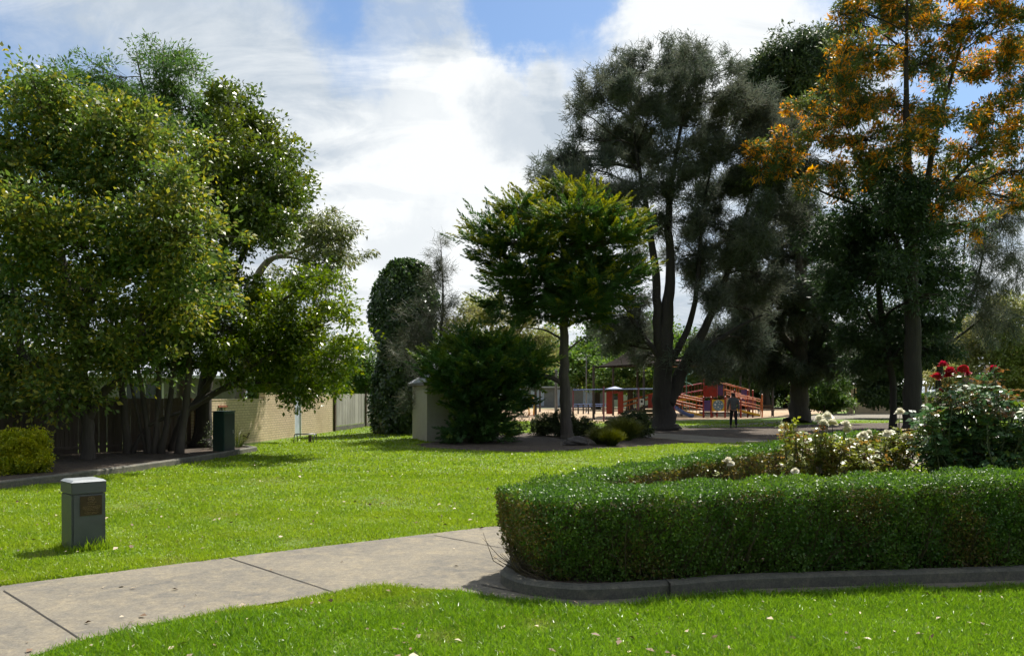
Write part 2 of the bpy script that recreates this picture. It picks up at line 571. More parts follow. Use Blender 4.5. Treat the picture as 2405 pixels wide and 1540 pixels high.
struct(MB().poly(gp((1130, 985), (1220, 989), (1330, 993), (1430, 994), (1520, 989), (1620, 986.5), (1740, 984), (1860, 979), (1930, 970), (1990, 964), (1860, 957), (1700, 957), (1500, 957), (1350, 958), (1240, 960), (1130, 966)), .008).build('playground_mulch', M_bark_mulch))
struct(MB().poly(gp((1890, 985), (2300, 983), (2300, 974), (1985, 970.5), (1910, 975)), .020).build('plaza', M_conc))
road = paint('asphalt', (.06, .06, .062), .9)
struct(MB().poly([(-60, 96), (120, 96), (120, 104), (-60, 104)], .01).build('road', road))

# ------------------------------------------------------------------ sky and sun
w = bpy.data.worlds.new('World'); sc.world = w; w.use_nodes = True
nt = w.node_tree
bg = nt.nodes['Background']
sky = nt.nodes.new('ShaderNodeTexSky'); sky.sky_type = 'NISHITA'; sky.sun_disc = False
sky.sun_elevation = SUN_EL; sky.sun_rotation = SUN_AZ
sky.air_density = 1.0; sky.dust_density = .6; sky.ozone_density = 2.0
tc = nt.nodes.new('ShaderNodeTexCoord')
sep = nt.nodes.new('ShaderNodeSeparateXYZ'); nt.links.new(tc.outputs['Generated'], sep.inputs[0])
def math_(op, a, b=None, c=None, clamp=False):
    n = nt.nodes.new('ShaderNodeMath'); n.operation = op; n.use_clamp = clamp
    for i, v in enumerate((a, b, c)):
        if v is None: continue
        if isinstance(v, (int, float)): n.inputs[i].default_value = v
        else: nt.links.new(v, n.inputs[i])
    return n.outputs[0]
# cloud sheet: directions projected on a plane overhead
zz = math_('ADD', math_('MAXIMUM', sep.outputs[2], 0.0), .22)
cmb = nt.nodes.new('ShaderNodeCombineXYZ')
nt.links.new(math_('DIVIDE', sep.outputs[0], zz), cmb.inputs[0]); nt.links.new(math_('DIVIDE', sep.outputs[1], zz), cmb.inputs[1])
def cloudnoise(scale, loc, rot=0, sx=1, detail=8, rough=.55, dist=.3):
    mp = nt.nodes.new('ShaderNodeMapping'); mp.inputs['Location'].default_value = loc; mp.inputs['Rotation'].default_value = (0, 0, rot); mp.inputs['Scale'].default_value = (sx, 1, 1)
    nt.links.new(cmb.outputs[0], mp.inputs[0])
    return noise(nt, scale, detail, rough, mp.outputs[0], dist)
n_big = cloudnoise(1.3, (3.1, 7.7, 0), .5, .8)
n_fine = cloudnoise(4.2, (1.7, .4, 0), .4, .55, 10, .62, .8)
n_streak = cloudnoise(1.7, (5.2, 1.1, 0), D2R(48), .30, 10, .6, 1.3)
warp = nt.nodes.new('ShaderNodeTexNoise'); warp.inputs['Scale'].default_value = 6.5; warp.inputs['Detail'].default_value = 9; warp.inputs['Roughness'].default_value = .62
nt.links.new(tc.outputs['Generated'], warp.inputs['Vector'])
vs_ = nt.nodes.new('ShaderNodeVectorMath'); vs_.operation = 'SUBTRACT'; vs_.inputs[1].default_value = (.5, .5, .5); nt.links.new(warp.outputs['Color'], vs_.inputs[0])
vm_ = nt.nodes.new('ShaderNodeVectorMath'); vm_.operation = 'SCALE'; vm_.inputs['Scale'].default_value = .22; nt.links.new(vs_.outputs[0], vm_.inputs[0])
va_ = nt.nodes.new('ShaderNodeVectorMath'); va_.operation = 'ADD'; nt.links.new(tc.outputs['Generated'], va_.inputs[0]); nt.links.new(vm_.outputs[0], va_.inputs[1])
def bank(az, el, r0, r1):
    """a bank of cloud (or a gap) around a compass direction; 1 inside r0 degrees, 0 outside r1"""
    d = nt.nodes.new('ShaderNodeVectorMath'); d.operation = 'DOT_PRODUCT'
    a, e = D2R(az), D2R(el)
    d.inputs[1].default_value = (math.sin(a) * math.cos(e), math.cos(a) * math.cos(e), math.sin(e))
    nn = nt.nodes.new('ShaderNodeVectorMath'); nn.operation = 'NORMALIZE'; nt.links.new(va_.outputs[0], nn.inputs[0])
    nt.links.new(nn.outputs[0], d.inputs[0])
    m = nt.nodes.new('ShaderNodeMapRange'); m.interpolation_type = 'SMOOTHSTEP'
    nt.links.new(d.outputs['Value'], m.inputs[0])
    m.inputs[1].default_value = math.cos(D2R(r1)); m.inputs[2].default_value = math.cos(D2R(r0))
    return m.outputs[0]
def azel(x, y):
    v = np.array([(x - CX) / F, 1, (YH - y) / F]); v /= np.linalg.norm(v)
    return math.degrees(math.atan2(v[0], v[1])), math.degrees(math.asin(v[2]))
gaps = [(1250, 25, 1, 6, .48), (1110, 90, .5, 6, .24), (850, 130, .5, 6, .34), (60, 150, 1, 7, .52), (1960, 20, .5, 4, .45), (740, 10, .5, 4, .25), (2380, 200, 1, 7, .4), (1330, 130, .5, 5, .3), (2330, 40, 1, 7, .3)]
banks = [(1700, 60, 2, 8, .5), (930, 480, 3, 15, .34), (1160, 260, 1.5, 6, .35), (1120, 640, 5, 16, .6), (250, 60, 2, 7, .36), (600, 130, 2, 6, .26), (1000, 40, 1, 4, .22), (640, 330, 2, 7, .2)]
cov = math_('ADD', math_('MULTIPLY', n_big, .75), math_('MULTIPLY', n_streak, .75))
cov = math_('ADD', cov, math_('MULTIPLY', n_fine, .70))
cov = math_('SUBTRACT', cov, .70)
for x, y, r0, r1, k in gaps:
    cov = math_('SUBTRACT', cov, math_('MULTIPLY', bank(*azel(x, y), r0, r1), k))
for x, y, r0, r1, k in banks:
    cov = math_('ADD', cov, math_('MULTIPLY', bank(*azel(x, y), r0, r1), k))
low = math_('MULTIPLY', math_('SUBTRACT', .2, math_('MAXIMUM', sep.outputs[2], 0.0), clamp=True), 1.6)
cov = math_('ADD', cov, low)
mr = nt.nodes.new('ShaderNodeMapRange'); mr.interpolation_type = 'SMOOTHSTEP'
nt.links.new(cov, mr.inputs[0]); mr.inputs[1].default_value = -.22; mr.inputs[2].default_value = .72
# body of the clouds: grey-blue where thin or thick, white towards the sun
body = math_('ADD', math_('MULTIPLY', n_fine, 3.2), -1.25, clamp=True)
for x, y, r0, r1, k in [(1720, 60, 3, 9, .75), (960, 440, 2, 11, .42), (1150, 600, 4, 14, .55), (1170, 240, .7, 4, .5)]:
    body = math_('ADD', body, math_('MULTIPLY', bank(*azel(x, y), r0, r1), k), clamp=True)
for x, y, r0, r1, k in [(1240, 310, .5, 4, .75), (620, 190, 1, 7, .3), (980, 530, .3, 3, .3), (300, 100, 1, 9, .15)]:
    body = math_('SUBTRACT', body, math_('MULTIPLY', bank(*azel(x, y), r0, r1), k), clamp=True)
CW = 5.6
ccol = mixcol(nt, body, (.58 * CW, .66 * CW, .75 * CW), (1.02 * CW, 1.05 * CW, 1.06 * CW))
sd_ = nt.nodes.new('ShaderNodeVectorMath'); sd_.operation = 'DOT_PRODUCT'
sd_.inputs[1].default_value = (math.sin(SUN_AZ) * math.cos(SUN_EL), math.cos(SUN_AZ) * math.cos(SUN_EL), math.sin(SUN_EL))
nt.links.new(tc.outputs['Generated'], sd_.inputs[0])
fs_ = nt.nodes.new('ShaderNodeMapRange'); nt.links.new(sd_.outputs['Value'], fs_.inputs[0])
fs_.inputs[1].default_value = -.1; fs_.inputs[2].default_value = .55; fs_.inputs[3].default_value = .40; fs_.inputs[4].default_value = 1
fc_ = nt.nodes.new('ShaderNodeCombineColor')
for i in range(3): nt.links.new(fs_.outputs[0], fc_.inputs[i])
ccol = mixcol(nt, 1.0, ccol, fc_.outputs[0], 'MULTIPLY')
skyc = mixcol(nt, 1.0, sky.outputs[0], (.66, .74, .80), 'MULTIPLY')
nt.links.new(mixcol(nt, mr.outputs[0], skyc, ccol), bg.inputs['Color'])
bg.inputs['Strength'].default_value = .1

sun = bpy.data.lights.new('sun', 'SUN'); sun.energy = 4.6; sun.angle = D2R(.53); sun.color = (1, .95, .86)
so = bpy.data.objects.new('sun', sun); COL.objects.link(so)
sdir = Vector((math.sin(SUN_AZ) * math.cos(SUN_EL), math.cos(SUN_AZ) * math.cos(SUN_EL), math.sin(SUN_EL)))
so.rotation_euler = sdir.to_track_quat('Z', 'Y').to_euler()
so.location = (20, 30, 60)

cam = bpy.data.cameras.new('camera'); co = bpy.data.objects.new('camera', cam); COL.objects.link(co)
co.location = (0, 0, H); co.rotation_euler = (math.pi / 2, 0, 0)
cam.sensor_width = 36; cam.lens = 36 * F / 2405
cam.shift_y = (925 - 770) / 2405
cam.clip_end = 2000; cam.clip_start = .05
sc.camera = co
sc.view_settings.view_transform = 'Standard'; sc.view_settings.look = 'None'
sc.view_settings.exposure = .8; sc.view_settings.gamma = 1
sc.render.engine = 'CYCLES'
cy = sc.cycles
cy.max_bounces = 7; cy.diffuse_bounces = 3; cy.glossy_bounces = 2; cy.transmission_bounces = 4; cy.transparent_max_bounces = 4
cy.use_adaptive_sampling = True; cy.adaptive_threshold = .03; cy.adaptive_min_samples = 16
cy.use_denoising = True; cy.sample_clamp_indirect = 6; cy.sample_clamp_direct = 0
cy.time_limit = 900
cy.caustics_reflective = False; cy.caustics_refractive = False

# ================================================================== TREES
B_grey = barkmat('bark_grey', (.115, .095, .075), (.05, .04, .032), 7)
B_pale = barkmat('bark_pale', (.26, .22, .17), (.13, .10, .075), 5, .25)
B_dark = barkmat('bark_dark', (.055, .046, .038), (.022, .018, .015), 9, .12, 1.0)
B_cyp = barkmat('bark_cypress', (.15, .125, .10), (.06, .05, .042), 9, .1, 1.0)

L_bronze = leafmat('leaf_bronze', (.085, .115, .022), (.055, .100, .022), (.34, .30, .04), rough=.38, trans=.30, patch=.5, spec=.45)
L_fine = leafmat('leaf_fine', (.060, .105, .024), (.042, .085, .022), (.12, .15, .03), rough=.45, trans=.3, patch=.6)
L_deep = leafmat('leaf_deep', (.050, .084, .014), (.080, .105, .014), (.16, .16, .018), rough=.3, trans=.22, patch=.6, spec=.6)
L_gumd = leafmat('leaf_gum_dark', (.034, .055, .026), (.050, .070, .030), (.11, .13, .05), rough=.4, trans=.2, patch=.4)
L_gum = leafmat('leaf_gum', (.11, .125, .035), (.07, .09, .03), (.2, .17, .06), rough=.4, trans=.3)
L_lime = leafmat('leaf_lime', (.085, .125, .010), (.045, .075, .008), (.22, .24, .018), rough=.27, trans=.32, patch=.5, spec=.65)
L_ivy = leafmat('leaf_ivy', (.028, .055, .020), (.040, .070, .020), (.11, .17, .04), rough=.28, trans=.18, spec=.6, patch=.9)
L_sheoak = leafmat('needle_sheoak', (.048, .062, .046), (.070, .077, .057), (.10, .10, .07), rough=.7, trans=.26, spec=.25, patch=.4)
L_sheoak2 = leafmat('needle_young', (.040, .055, .034), (.058, .062, .042), (.13, .12, .08), rough=.6, trans=.2, patch=.8)
L_cyp = leafmat('cypress', (.026, .060, .014), (.042, .085, .016), (.34, .33, .028), rough=.55, trans=.2, patch=.7, var=.25)
L_cypd = leafmat('cypress_dark', (.028, .068, .018), (.042, .092, .018), (.16, .21, .02), rough=.55, trans=.2, patch=.7, var=.25)
L_oak = leafmat('leaf_silky', (.055, .088, .030), (.085, .105, .030), (.2, .21, .03), rough=.5, trans=.25, patch=.5)
L_flower = leafmat('flower_orange', (.85, .40, .03), (.70, .28, .02), (.85, .5, .04), rough=.6, trans=.35, patch=.5)
L_oakd = leafmat('leaf_silky_dark', (.022, .043, .016), (.030, .053, .020), (.05, .08, .02), rough=.5, trans=.18, patch=.5)
L_olive = leafmat('leaf_olive', (.13, .155, .05), (.19, .18, .07), (.26, .22, .09), rough=.5, trans=.3, patch=.3)
L_far = leafmat('leaf_far', (.045, .085, .018), (.07, .12, .020), (.15, .2, .03), rough=.5, trans=.3, patch=.3)
L_fardark = leafmat('leaf_fardark', (.020, .036, .012), (.030, .05, .014), (.07, .09, .03), rough=.5, trans=.15, patch=.4)
L_shrubdark = leafmat('leaf_shrub', (.028, .042, .014), (.04, .055, .016), (.08, .09, .02), rough=.5, trans=.2, patch=1.5)

SIDE = 'trees crowded along the side fence'
make_tree('feathery_tree', 'tall feathery green tree whose loose top rises highest above the left clump', 'tree', 24.5,
          [[(425, 1058, .20), (430, 900, .17), (420, 650, .13), (400, 420, .09), (388, 250, .05), (384, 140, .025)],
           [(410, 520, .08), (370, 350, .06), (335, 200, .03), (322, 140, .015)], [(422, 700, .1), (470, 500, .06), (500, 350, .03)]],
          [(385, 118, 30, 24), (400, 150, 50, 30), (322, 118, 22, 18), (330, 140, 20, 20), (430, 165, 40, 40), (365, 165, 35, 30), (420, 215, 55, 45), (260, 175, 55, 38), (240, 215, 60, 50), (160, 195, 50, 40),
           (335, 235, 85, 60), (330, 300, 100, 60), (500, 290, 38, 55), (505, 340, 38, 60), (460, 390, 70, 80), (200, 260, 80, 60), (470, 300, 50, 60), (440, 250, 50, 40), (480, 470, 50, 60), (470, 560, 44, 60)],
          L_fine, B_grey, 11, 'broad', (.13, .03), 46, 2.6, .34, 1.0, .25, SIDE, droop=.1)
make_tree('broadleaf_tree', 'dense bronze tipped broadleaf tree filling the left end of the clump', 'tree', 19.6,
          [[(205, 1086, .17), (205, 980, .14), (180, 800, .12), (150, 640, .1), (120, 480, .06), (90, 330, .03)], [(206, 985, .11), (245, 920, .10), (300, 870, .08), (330, 760, .07), (380, 560, .05), (400, 420, .03)],
           [(186, 860, .1), (215, 700, .09), (280, 600, .07), (310, 450, .04)], [(200, 960, .1), (120, 900, .08), (40, 800, .06), (-40, 600, .04)], [(62, 1080, .13), (66, 960, .1), (50, 820, .08), (20, 600, .05)]],
          [(60, 330, 120, 110), (150, 270, 90, 70), (215, 285, 90, 70), (300, 320, 85, 70), (370, 370, 90, 80), (120, 430, 140, 110), (280, 430, 130, 100), (420, 450, 70, 80), (40, 560, 110, 100), (170, 560, 120, 100),
           (310, 550, 120, 100), (430, 560, 70, 70), (70, 700, 130, 100), (220, 690, 110, 80, 1.5), (370, 660, 90, 80), (440, 670, 70, 70), (60, 830, 120, 80), (230, 800, 110, 70), (340, 780, 80, 60), (150, 900, 90, 50), (20, 200, 50, 40),
           (80, 195, 45, 35), (110, 230, 60, 40), (-90, 420, 130, 160), (-120, 650, 140, 130), (-100, 850, 120, 90), (460, 760, 60, 60), (-20, 940, 80, 50), (300, 850, 60, 36), (410, 720, 60, 60)],
          L_bronze, B_grey, 12, 'broad', (.125, .058), 42, 2.7, .42, 1.9, .55, SIDE, limb_r=.045)
make_tree('dark_tree', 'tall dark green tree rounding off the right side of the clump, beside the brick wall', 'tree', 24.0,
          [[(472, 1052, .30), (478, 960, .22), (492, 800, .18), (508, 680, .15), (530, 540, .11), (560, 400, .07), (560, 280, .03)], [(500, 740, .12), (545, 650, .09), (610, 520, .06), (650, 420, .03)], [(512, 690, .1), (490, 600, .08), (500, 480, .05)]],
          [(535, 240, 45, 36), (565, 232, 30, 24), (520, 280, 50, 40), (590, 300, 50, 45), (630, 330, 40, 45), (560, 350, 75, 60), (645, 390, 50, 50), (670, 440, 42, 50), (600, 430, 85, 70), (540, 450, 70, 70), (650, 500, 60, 50),
           (690, 490, 26, 40), (600, 530, 85, 45), (540, 550, 60, 50), (500, 420, 50, 60), (640, 545, 50, 30), (500, 640, 40, 50), (480, 720, 40, 50), (530, 620, 40, 30), (500, 330, 40, 50), (480, 380, 40, 50), (660, 350, 30, 36), (690, 420, 24, 30), (570, 480, 80, 60)],
          L_deep, B_dark, 13, 'broad', (.13, .06), 44, 2.7, .36, 1.5, .3, SIDE)
make_tree('gum_tree', 'pale olive gum tree leaning out over the brick wall, drooping leaf clusters', 'tree', 31.0,
          [[(560, 1020, .2), (570, 860, .17), (590, 700, .13), (620, 620, .10), (680, 595, .07), (740, 570, .045), (775, 530, .02)], [(600, 660, .08), (640, 610, .06), (690, 606, .04), (730, 620, .03), (800, 610, .02)]],
          [(770, 525, 42, 28), (735, 520, 30, 22), (790, 550, 38, 30), (755, 560, 45, 28), (715, 560, 24, 22), (800, 598, 36, 26), (765, 610, 40, 24), (720, 612, 28, 18), (795, 630, 30, 16), (700, 660, 60, 26)],
          L_gum, B_pale, 14, 'broad', (.20, .045), 40, 2.4, .4, .8, .3, SIDE, droop=.9)
make_tree('spreading_tree', 'low spreading lime green tree hanging over the brick wall and door', 'tree', 22.5,
          [[(408, 1055, .13), (425, 990, .12), (450, 955, .11), (500, 925, .09), (560, 890, .07), (640, 830, .05), (720, 800, .03)], [(455, 950, .08), (500, 880, .07), (540, 800, .05), (580, 720, .03)], [(500, 925, .05), (590, 900, .03), (690, 900, .02)],
           [(540, 800, .05), (640, 720, .04), (720, 670, .02)]],
          [(560, 730, 70, 60), (640, 690, 70, 60), (700, 640, 45, 36), (740, 690, 50, 50), (785, 680, 30, 36), (790, 740, 30, 40), (620, 790, 90, 60), (720, 790, 70, 50), (560, 830, 70, 55), (640, 860, 80, 50), (720, 850, 80, 55),
           (780, 860, 50, 45), (800, 820, 36, 40), (700, 910, 60, 30), (760, 905, 40, 24), (510, 760, 60, 70), (600, 900, 50, 26), (520, 860, 50, 50), (670, 760, 60, 50), (800, 880, 36, 30), (720, 932, 26, 16), (690, 925, 26, 18), (830, 800, 20, 16)],
          L_lime, B_grey, 15, 'broad', (.115, .05), 42, 3.0, .32, 1.2, .4, SIDE, droop=.35)
make_tree('multi_stemmed_tree', 'shaded tree with a fan of slender bare stems in front of the paling fence', 'tree', 21.5,
          [[(300, 1072, .11), (292, 960, .09), (280, 850, .07), (270, 720, .04)], [(352, 1066, .08), (340, 960, .07), (320, 840, .05), (300, 700, .03)], [(362, 1064, .08), (372, 940, .07), (372, 820, .05), (380, 700, .03)],
           [(378, 1064, .09), (400, 940, .07), (412, 800, .05), (420, 700, .03)], [(420, 1062, .11), (440, 930, .09), (446, 800, .06), (450, 700, .03)], [(345, 1068, .06), (330, 1000, .05), (308, 900, .04), (290, 800, .03)], [(310, 1060, .06), (350, 1000, .05), (440, 960, .04), (490, 930, .02)]],
          [(440, 800, 40, 44), (420, 840, 46, 34), (400, 720, 55, 50), (330, 800, 60, 40), (280, 830, 60, 40), (370, 850, 50, 28), (460, 860, 36, 30), (480, 700, 44, 60), (240, 850, 50, 30), (470, 780, 40, 50), (500, 620, 36, 50), (380, 780, 60, 50)],
          L_fine, B_grey, 16, 'broad', (.14, .035), 42, 3.0, .34, 1.0, .4, SIDE, droop=.4)

# behind the side boundary, far left of the ivy
make_tree('small_tree', 'small round leafy tree showing over the grey paling fence beside the ivy column', 'tree', 52,
          [[(862, 985, .2), (862, 900, .14), (860, 840, .06)]], [(862, 850, 28, 30), (850, 880, 36, 30), (872, 905, 36, 30), (840, 905, 30, 26), (868, 815, 16, 20)], L_far, B_grey, 17, 'broad', (.2, .1), 36, 1.6, .5, .6)
make_tree('bright_tree', 'sunlit yellow green tree top behind the grey paling fence', 'tree', 60,
          [[(820, 980, .2), (820, 900, .14), (820, 870, .06)]], [(825, 875, 40, 24), (800, 900, 40, 24), (850, 900, 34, 26)], L_lime, B_grey, 18, 'broad', (.2, .1), 30, 1.6, .5, .6)
make_tree('house_tree', 'leafy garden tree standing between the house and the brick wall', 'tree', 36,
          [[(590, 998, .2), (590, 920, .14), (590, 860, .06)]], [(600, 850, 60, 40), (560, 890, 50, 36), (640, 890, 50, 40), (680, 860, 40, 36), (610, 910, 50, 24)], L_far, B_grey, 27, 'broad', (.16, .08), 36, 1.8, .45, .8)

# ivy covered column
def ivy_column():
    rng = rs(21)
    d = 34.5
    b = W(950, 1018, d)
    root = thing('ivy_column', (b[0], d, 0), 'tall round topped column smothered in dark glossy ivy', 'ivy column')
    mb = MB()
    mb.lathe([(.62, -.05), (.6, 2), (.55, 4.5), (.5, 6.2), (.28, 6.8)], n=14)
    mb.build('stump', B_dark, root, smooth=True)
    n = 34000
    z = rng.random(n) * 7.25
    prof = np.interp(z, [0, .3, 1.4, 2.2, 3.6, 4.6, 5.6, 6.3, 6.8, 7.1, 7.25], [1.05, 1.2, 1.35, 1.15, 1.2, 1.25, 1.22, 1.0, .74, .46, .12])
    th = rng.random(n) * 2 * math.pi
    lump = .12 * np.sin(2 * th + z * 1.1 + 1) + .10 * np.sin(3 * th + z * 2.1) + .08 * np.sin(5 * th - z * 3.3) + .06 * np.sin(9 * th + z * 5)
    r = (prof + lump) * (1 - .22 * rng.random(n) ** 2) + rng.exponential(.035, n)
    P = np.stack([r * np.cos(th), r * np.sin(th), z], 1)
    o = np.stack([np.cos(th), np.sin(th), np.where(z > 6, (z - 6) * 1.3, .15)], 1)
    A = unit(np.array([0, 0, -1.0]) * np.where(z < 6.2, 1, .2)[:, None] + rng.normal(size=(n, 3)) * .6 + o * .35)
    V = diamonds(P, A, unit(o + rng.normal(size=(n, 3)) * .45), .13 * rng.uniform(.7, 1.3, n), .115 * rng.uniform(.7, 1.2, n), .12)
    quads('ivy', V, L_ivy, root, np.clip(rng.normal(.5, .25, n), 0, 1), (rng.random(n) < np.clip((z - 4.6) * .16, .06, .5)) * rng.uniform(.3, 1, n))
ivy_column()

make_tree('young_sheoak', 'thin young grey she-oak with a bare pointed top beside the ivy column', 'tree', 30.5,
          [[(1052, 1034, .07), (1040, 1000, .06), (1022, 960, .05), (1018, 920, .05), (1030, 840, .05), (1040, 720, .04), (1038, 620, .02), (1033, 548, .006)],
           [(1021, 940, .03), (1000, 905, .025), (975, 870, .02), (950, 830, .012)]],
          [(1034, 590, 10, 40), (1028, 630, 22, 30), (1048, 650, 20, 34), (1020, 660, 22, 30), (1050, 690, 22, 26), (1030, 720, 46, 34), (1000, 740, 34, 40), (1055, 760, 40, 34), (1010, 790, 46, 34), (980, 820, 36, 36), (1040, 810, 36, 30),
           (960, 850, 36, 34), (990, 880, 46, 30), (1010, 850, 36, 34), (1004, 935, 40, 22), (960, 800, 24, 30)],
          L_sheoak2, B_grey, 22, 'needle', (.30, .008), 60, 2.2, .30, .4, .3, droop=-.25, limb_r=.012)
make_tree('cypress_bush', 'low dark cypress bush leaning sideways in front of the cream shed', 'tree', 28.0,
          [[(1110, 1046, .12), (1100, 980, .10), (1110, 900, .08), (1140, 840, .05)], [(1075, 1046, .05), (1068, 980, .04), (1060, 920, .03)], [(1105, 950, .06), (1180, 880, .05), (1250, 850, .03)]],
          [(1120, 810, 60, 30), (1070, 830, 50, 32), (1180, 820, 60, 28), (1040, 860, 40, 30), (1230, 850, 50, 26), (1130, 860, 80, 40), (1200, 890, 60, 34), (1080, 900, 60, 36), (1150, 930, 60, 40), (1110, 970, 46, 44), (1140, 1000, 50, 34),
           (1090, 1015, 40, 26), (1160, 1020, 34, 20), (1190, 940, 40, 30)],
          L_cypd, B_dark, 23, 'spray', (.13, .024, .58), 66, 8.5, .3, .9, .08, limb_r=.03)
make_tree('cypress_tree', 'cypress with yellow tipped upswept plumes and a bare grey trunk', 'tree', 30.4,
          [[(1331, 1031, .25), (1329, 980, .215), (1326, 900, .195), (1324, 800, .165), (1326, 700, .15), (1322, 600, .10), (1322, 500, .05)], [(1327, 905, .1), (1300, 888, .09), (1270, 880, .07), (1230, 870, .03)], [(1325, 800, .05), (1280, 775, .035), (1235, 770, .012)], [(1325, 770, .05), (1370, 750, .035), (1425, 748, .012)], [(1326, 830, .04), (1360, 800, .03), (1385, 790, .01)],
           [(1324, 740, .05), (1260, 715, .035), (1190, 712, .012)], [(1326, 860, .03), (1300, 845, .02), (1285, 850, .008)]],
          [(1335, 436, 16, 10), (1300, 452, 14, 9), (1240, 468, 14, 9), (1380, 462, 16, 9), (1335, 466, 50, 16), (1285, 478, 40, 14), (1215, 490, 36, 16), (1245, 520, 60, 22), (1400, 500, 50, 22), (1345, 515, 70, 22), (1150, 540, 44, 16), (1125, 568, 30, 12), (1455, 525, 50, 18), (1420, 560, 70, 24), (1215, 570, 70, 24), (1310, 575, 80, 26), (1485, 552, 30, 12),
           (1165, 610, 40, 16), (1240, 635, 70, 24), (1350, 630, 80, 26), (1435, 625, 60, 20), (1475, 640, 40, 14), (1400, 670, 70, 22), (1290, 685, 80, 22), (1195, 672, 40, 14), (1200, 712, 50, 14), (1350, 712, 70, 20), (1270, 735, 60, 14), (1425, 705, 40, 16), (1180, 742, 26, 8), (1390, 745, 40, 14)],
          L_cyp, B_cyp, 24, 'spray', (.14, .024, .74), 78, 8.0, .3, 1.8, .22, limb_r=.035)
make_tree('olive_tree', 'pale olive tree with thin twiggy top behind the cypress bush', 'tree', 62,
          [[(1150, 972, .3), (1150, 880, .22), (1155, 780, .14), (1160, 700, .05)], [(1150, 860, .15), (1220, 780, .1), (1250, 730, .03)]],
          [(1100, 730, 36, 36), (1150, 740, 46, 50), (1080, 780, 30, 40), (1210, 760, 50, 46), (1130, 800, 60, 46), (1220, 820, 56, 40), (1270, 800, 36, 40), (1170, 860, 70, 36), (1270, 850, 50, 36)],
          L_olive, B_grey, 25, 'broad', (.22, .08), 26, 1.3, .6, 1.2, .4)

make_tree('large_sheoak', 'huge dark she-oak with a thick forked trunk in front of the playground', 'tree', 37.6,
          [[(1562, 1011, .62), (1560, 960, .50), (1556, 900, .44), (1562, 830, .40), (1566, 740, .30), (1575, 640, .22), (1570, 500, .16), (1590, 350, .09), (1620, 200, .03)],
           [(1568, 945, .36), (1592, 900, .32), (1612, 850, .27), (1650, 780, .2), (1690, 690, .15), (1730, 580, .1), (1770, 440, .05)], [(1556, 860, .26), (1545, 760, .22), (1540, 640, .19), (1520, 500, .13), (1495, 360, .07), (1480, 230, .03)],
           [(1556, 850, .16), (1520, 800, .13), (1480, 740, .1), (1440, 640, .07), (1400, 540, .04)], [(1575, 850, .18), (1620, 760, .14), (1640, 640, .1), (1650, 500, .07), (1680, 350, .03)], [(1600, 870, .15), (1660, 820, .12), (1730, 770, .08), (1790, 740, .04)]],
          [(1404, 180, 9, 26), (1452, 165, 9, 24), (1492, 132, 9, 24), (1530, 128, 10, 26), (1584, 132, 10, 28), (1628, 112, 9, 30), (1722, 150, 8, 24), (1352, 255, 9, 20), (1262, 402, 8, 10), (1310, 372, 9, 14), (1400, 195, 24, 36), (1440, 180, 30, 36), (1490, 150, 30, 30), (1545, 150, 40, 36), (1580, 165, 30, 34), (1630, 130, 22, 30), (1650, 160, 34, 36), (1720, 170, 20, 30), (1500, 200, 60, 46), (1600, 210, 70, 44), (1690, 220, 60, 44), (1420, 240, 40, 36),
           (1365, 270, 26, 30), (1440, 290, 70, 46), (1540, 280, 80, 50), (1640, 290, 80, 50), (1740, 280, 70, 54), (1370, 320, 30, 22), (1500, 360, 90, 46), (1600, 370, 90, 50), (1700, 370, 90, 54), (1790, 340, 60, 60), (1330, 385, 40, 26), (1290, 410, 28, 16),
           (1400, 400, 60, 36), (1370, 440, 60, 28), (1460, 440, 70, 36), (1560, 450, 60, 30), (1680, 450, 90, 46), (1780, 440, 70, 60), (1440, 500, 60, 30), (1700, 540, 90, 60), (1790, 540, 70, 60), (1640, 520, 40, 30), (1690, 630, 90, 50), (1780, 640, 70, 60),
           (1720, 720, 80, 50), (1660, 690, 40, 40), (1490, 700, 36, 26), (1440, 690, 40, 30), (1460, 770, 50, 30), (1690, 800, 60, 34), (1660, 850, 50, 30), (1630, 830, 30, 30), (1500, 620, 34, 24), (1760, 800, 60, 40), (1840, 300, 50, 60), (1850, 400, 60, 60), (1840, 500, 50, 60), (1760, 220, 40, 40), (1350, 360, 40, 26), (1320, 420, 50, 26), (1430, 460, 60, 30), (1480, 800, 50, 26), (1430, 800, 36, 22), (1525, 830, 36, 24), (1440, 740, 44, 30), (1500, 760, 40, 26), (1550, 520, 50, 30), (1610, 600, 40, 30)],
          L_sheoak, B_dark, 31, 'needle', (.30, .020), 60, 2.9, .40, 2.4, .25, droop=-.3, limb_r=.035)
make_tree('bushy_sheoak', 'dark bushy she-oak on a stout bare trunk behind the white roses', 'tree', 47.5,
          [[(1876, 992, .72), (1876, 950, .55), (1878, 890, .48), (1880, 800, .4), (1875, 680, .25), (1880, 560, .1)], [(1878, 840, .25), (1820, 760, .18), (1790, 690, .08)], [(1880, 800, .25), (1930, 720, .16), (1950, 640, .06)]],
          [(1860, 590, 70, 60), (1900, 520, 50, 50), (1800, 700, 60, 50), (1860, 700, 80, 70), (1930, 680, 60, 60), (1820, 790, 80, 54), (1900, 790, 80, 60), (1780, 850, 60, 34), (1850, 860, 80, 34), (1920, 860, 60, 30), (1960, 770, 46, 60), (1740, 840, 50, 34), (1840, 460, 50, 50), (1770, 760, 60, 50), (1730, 690, 50, 50), (1700, 800, 50, 40), (1690, 870, 40, 24), (1960, 600, 50, 60), (1980, 850, 40, 40), (1760, 600, 60, 60)],
          L_sheoak, B_grey, 32, 'needle', (.36, .026), 60, 2.3, .45, 1.8, .3, droop=.1, limb_r=.035)
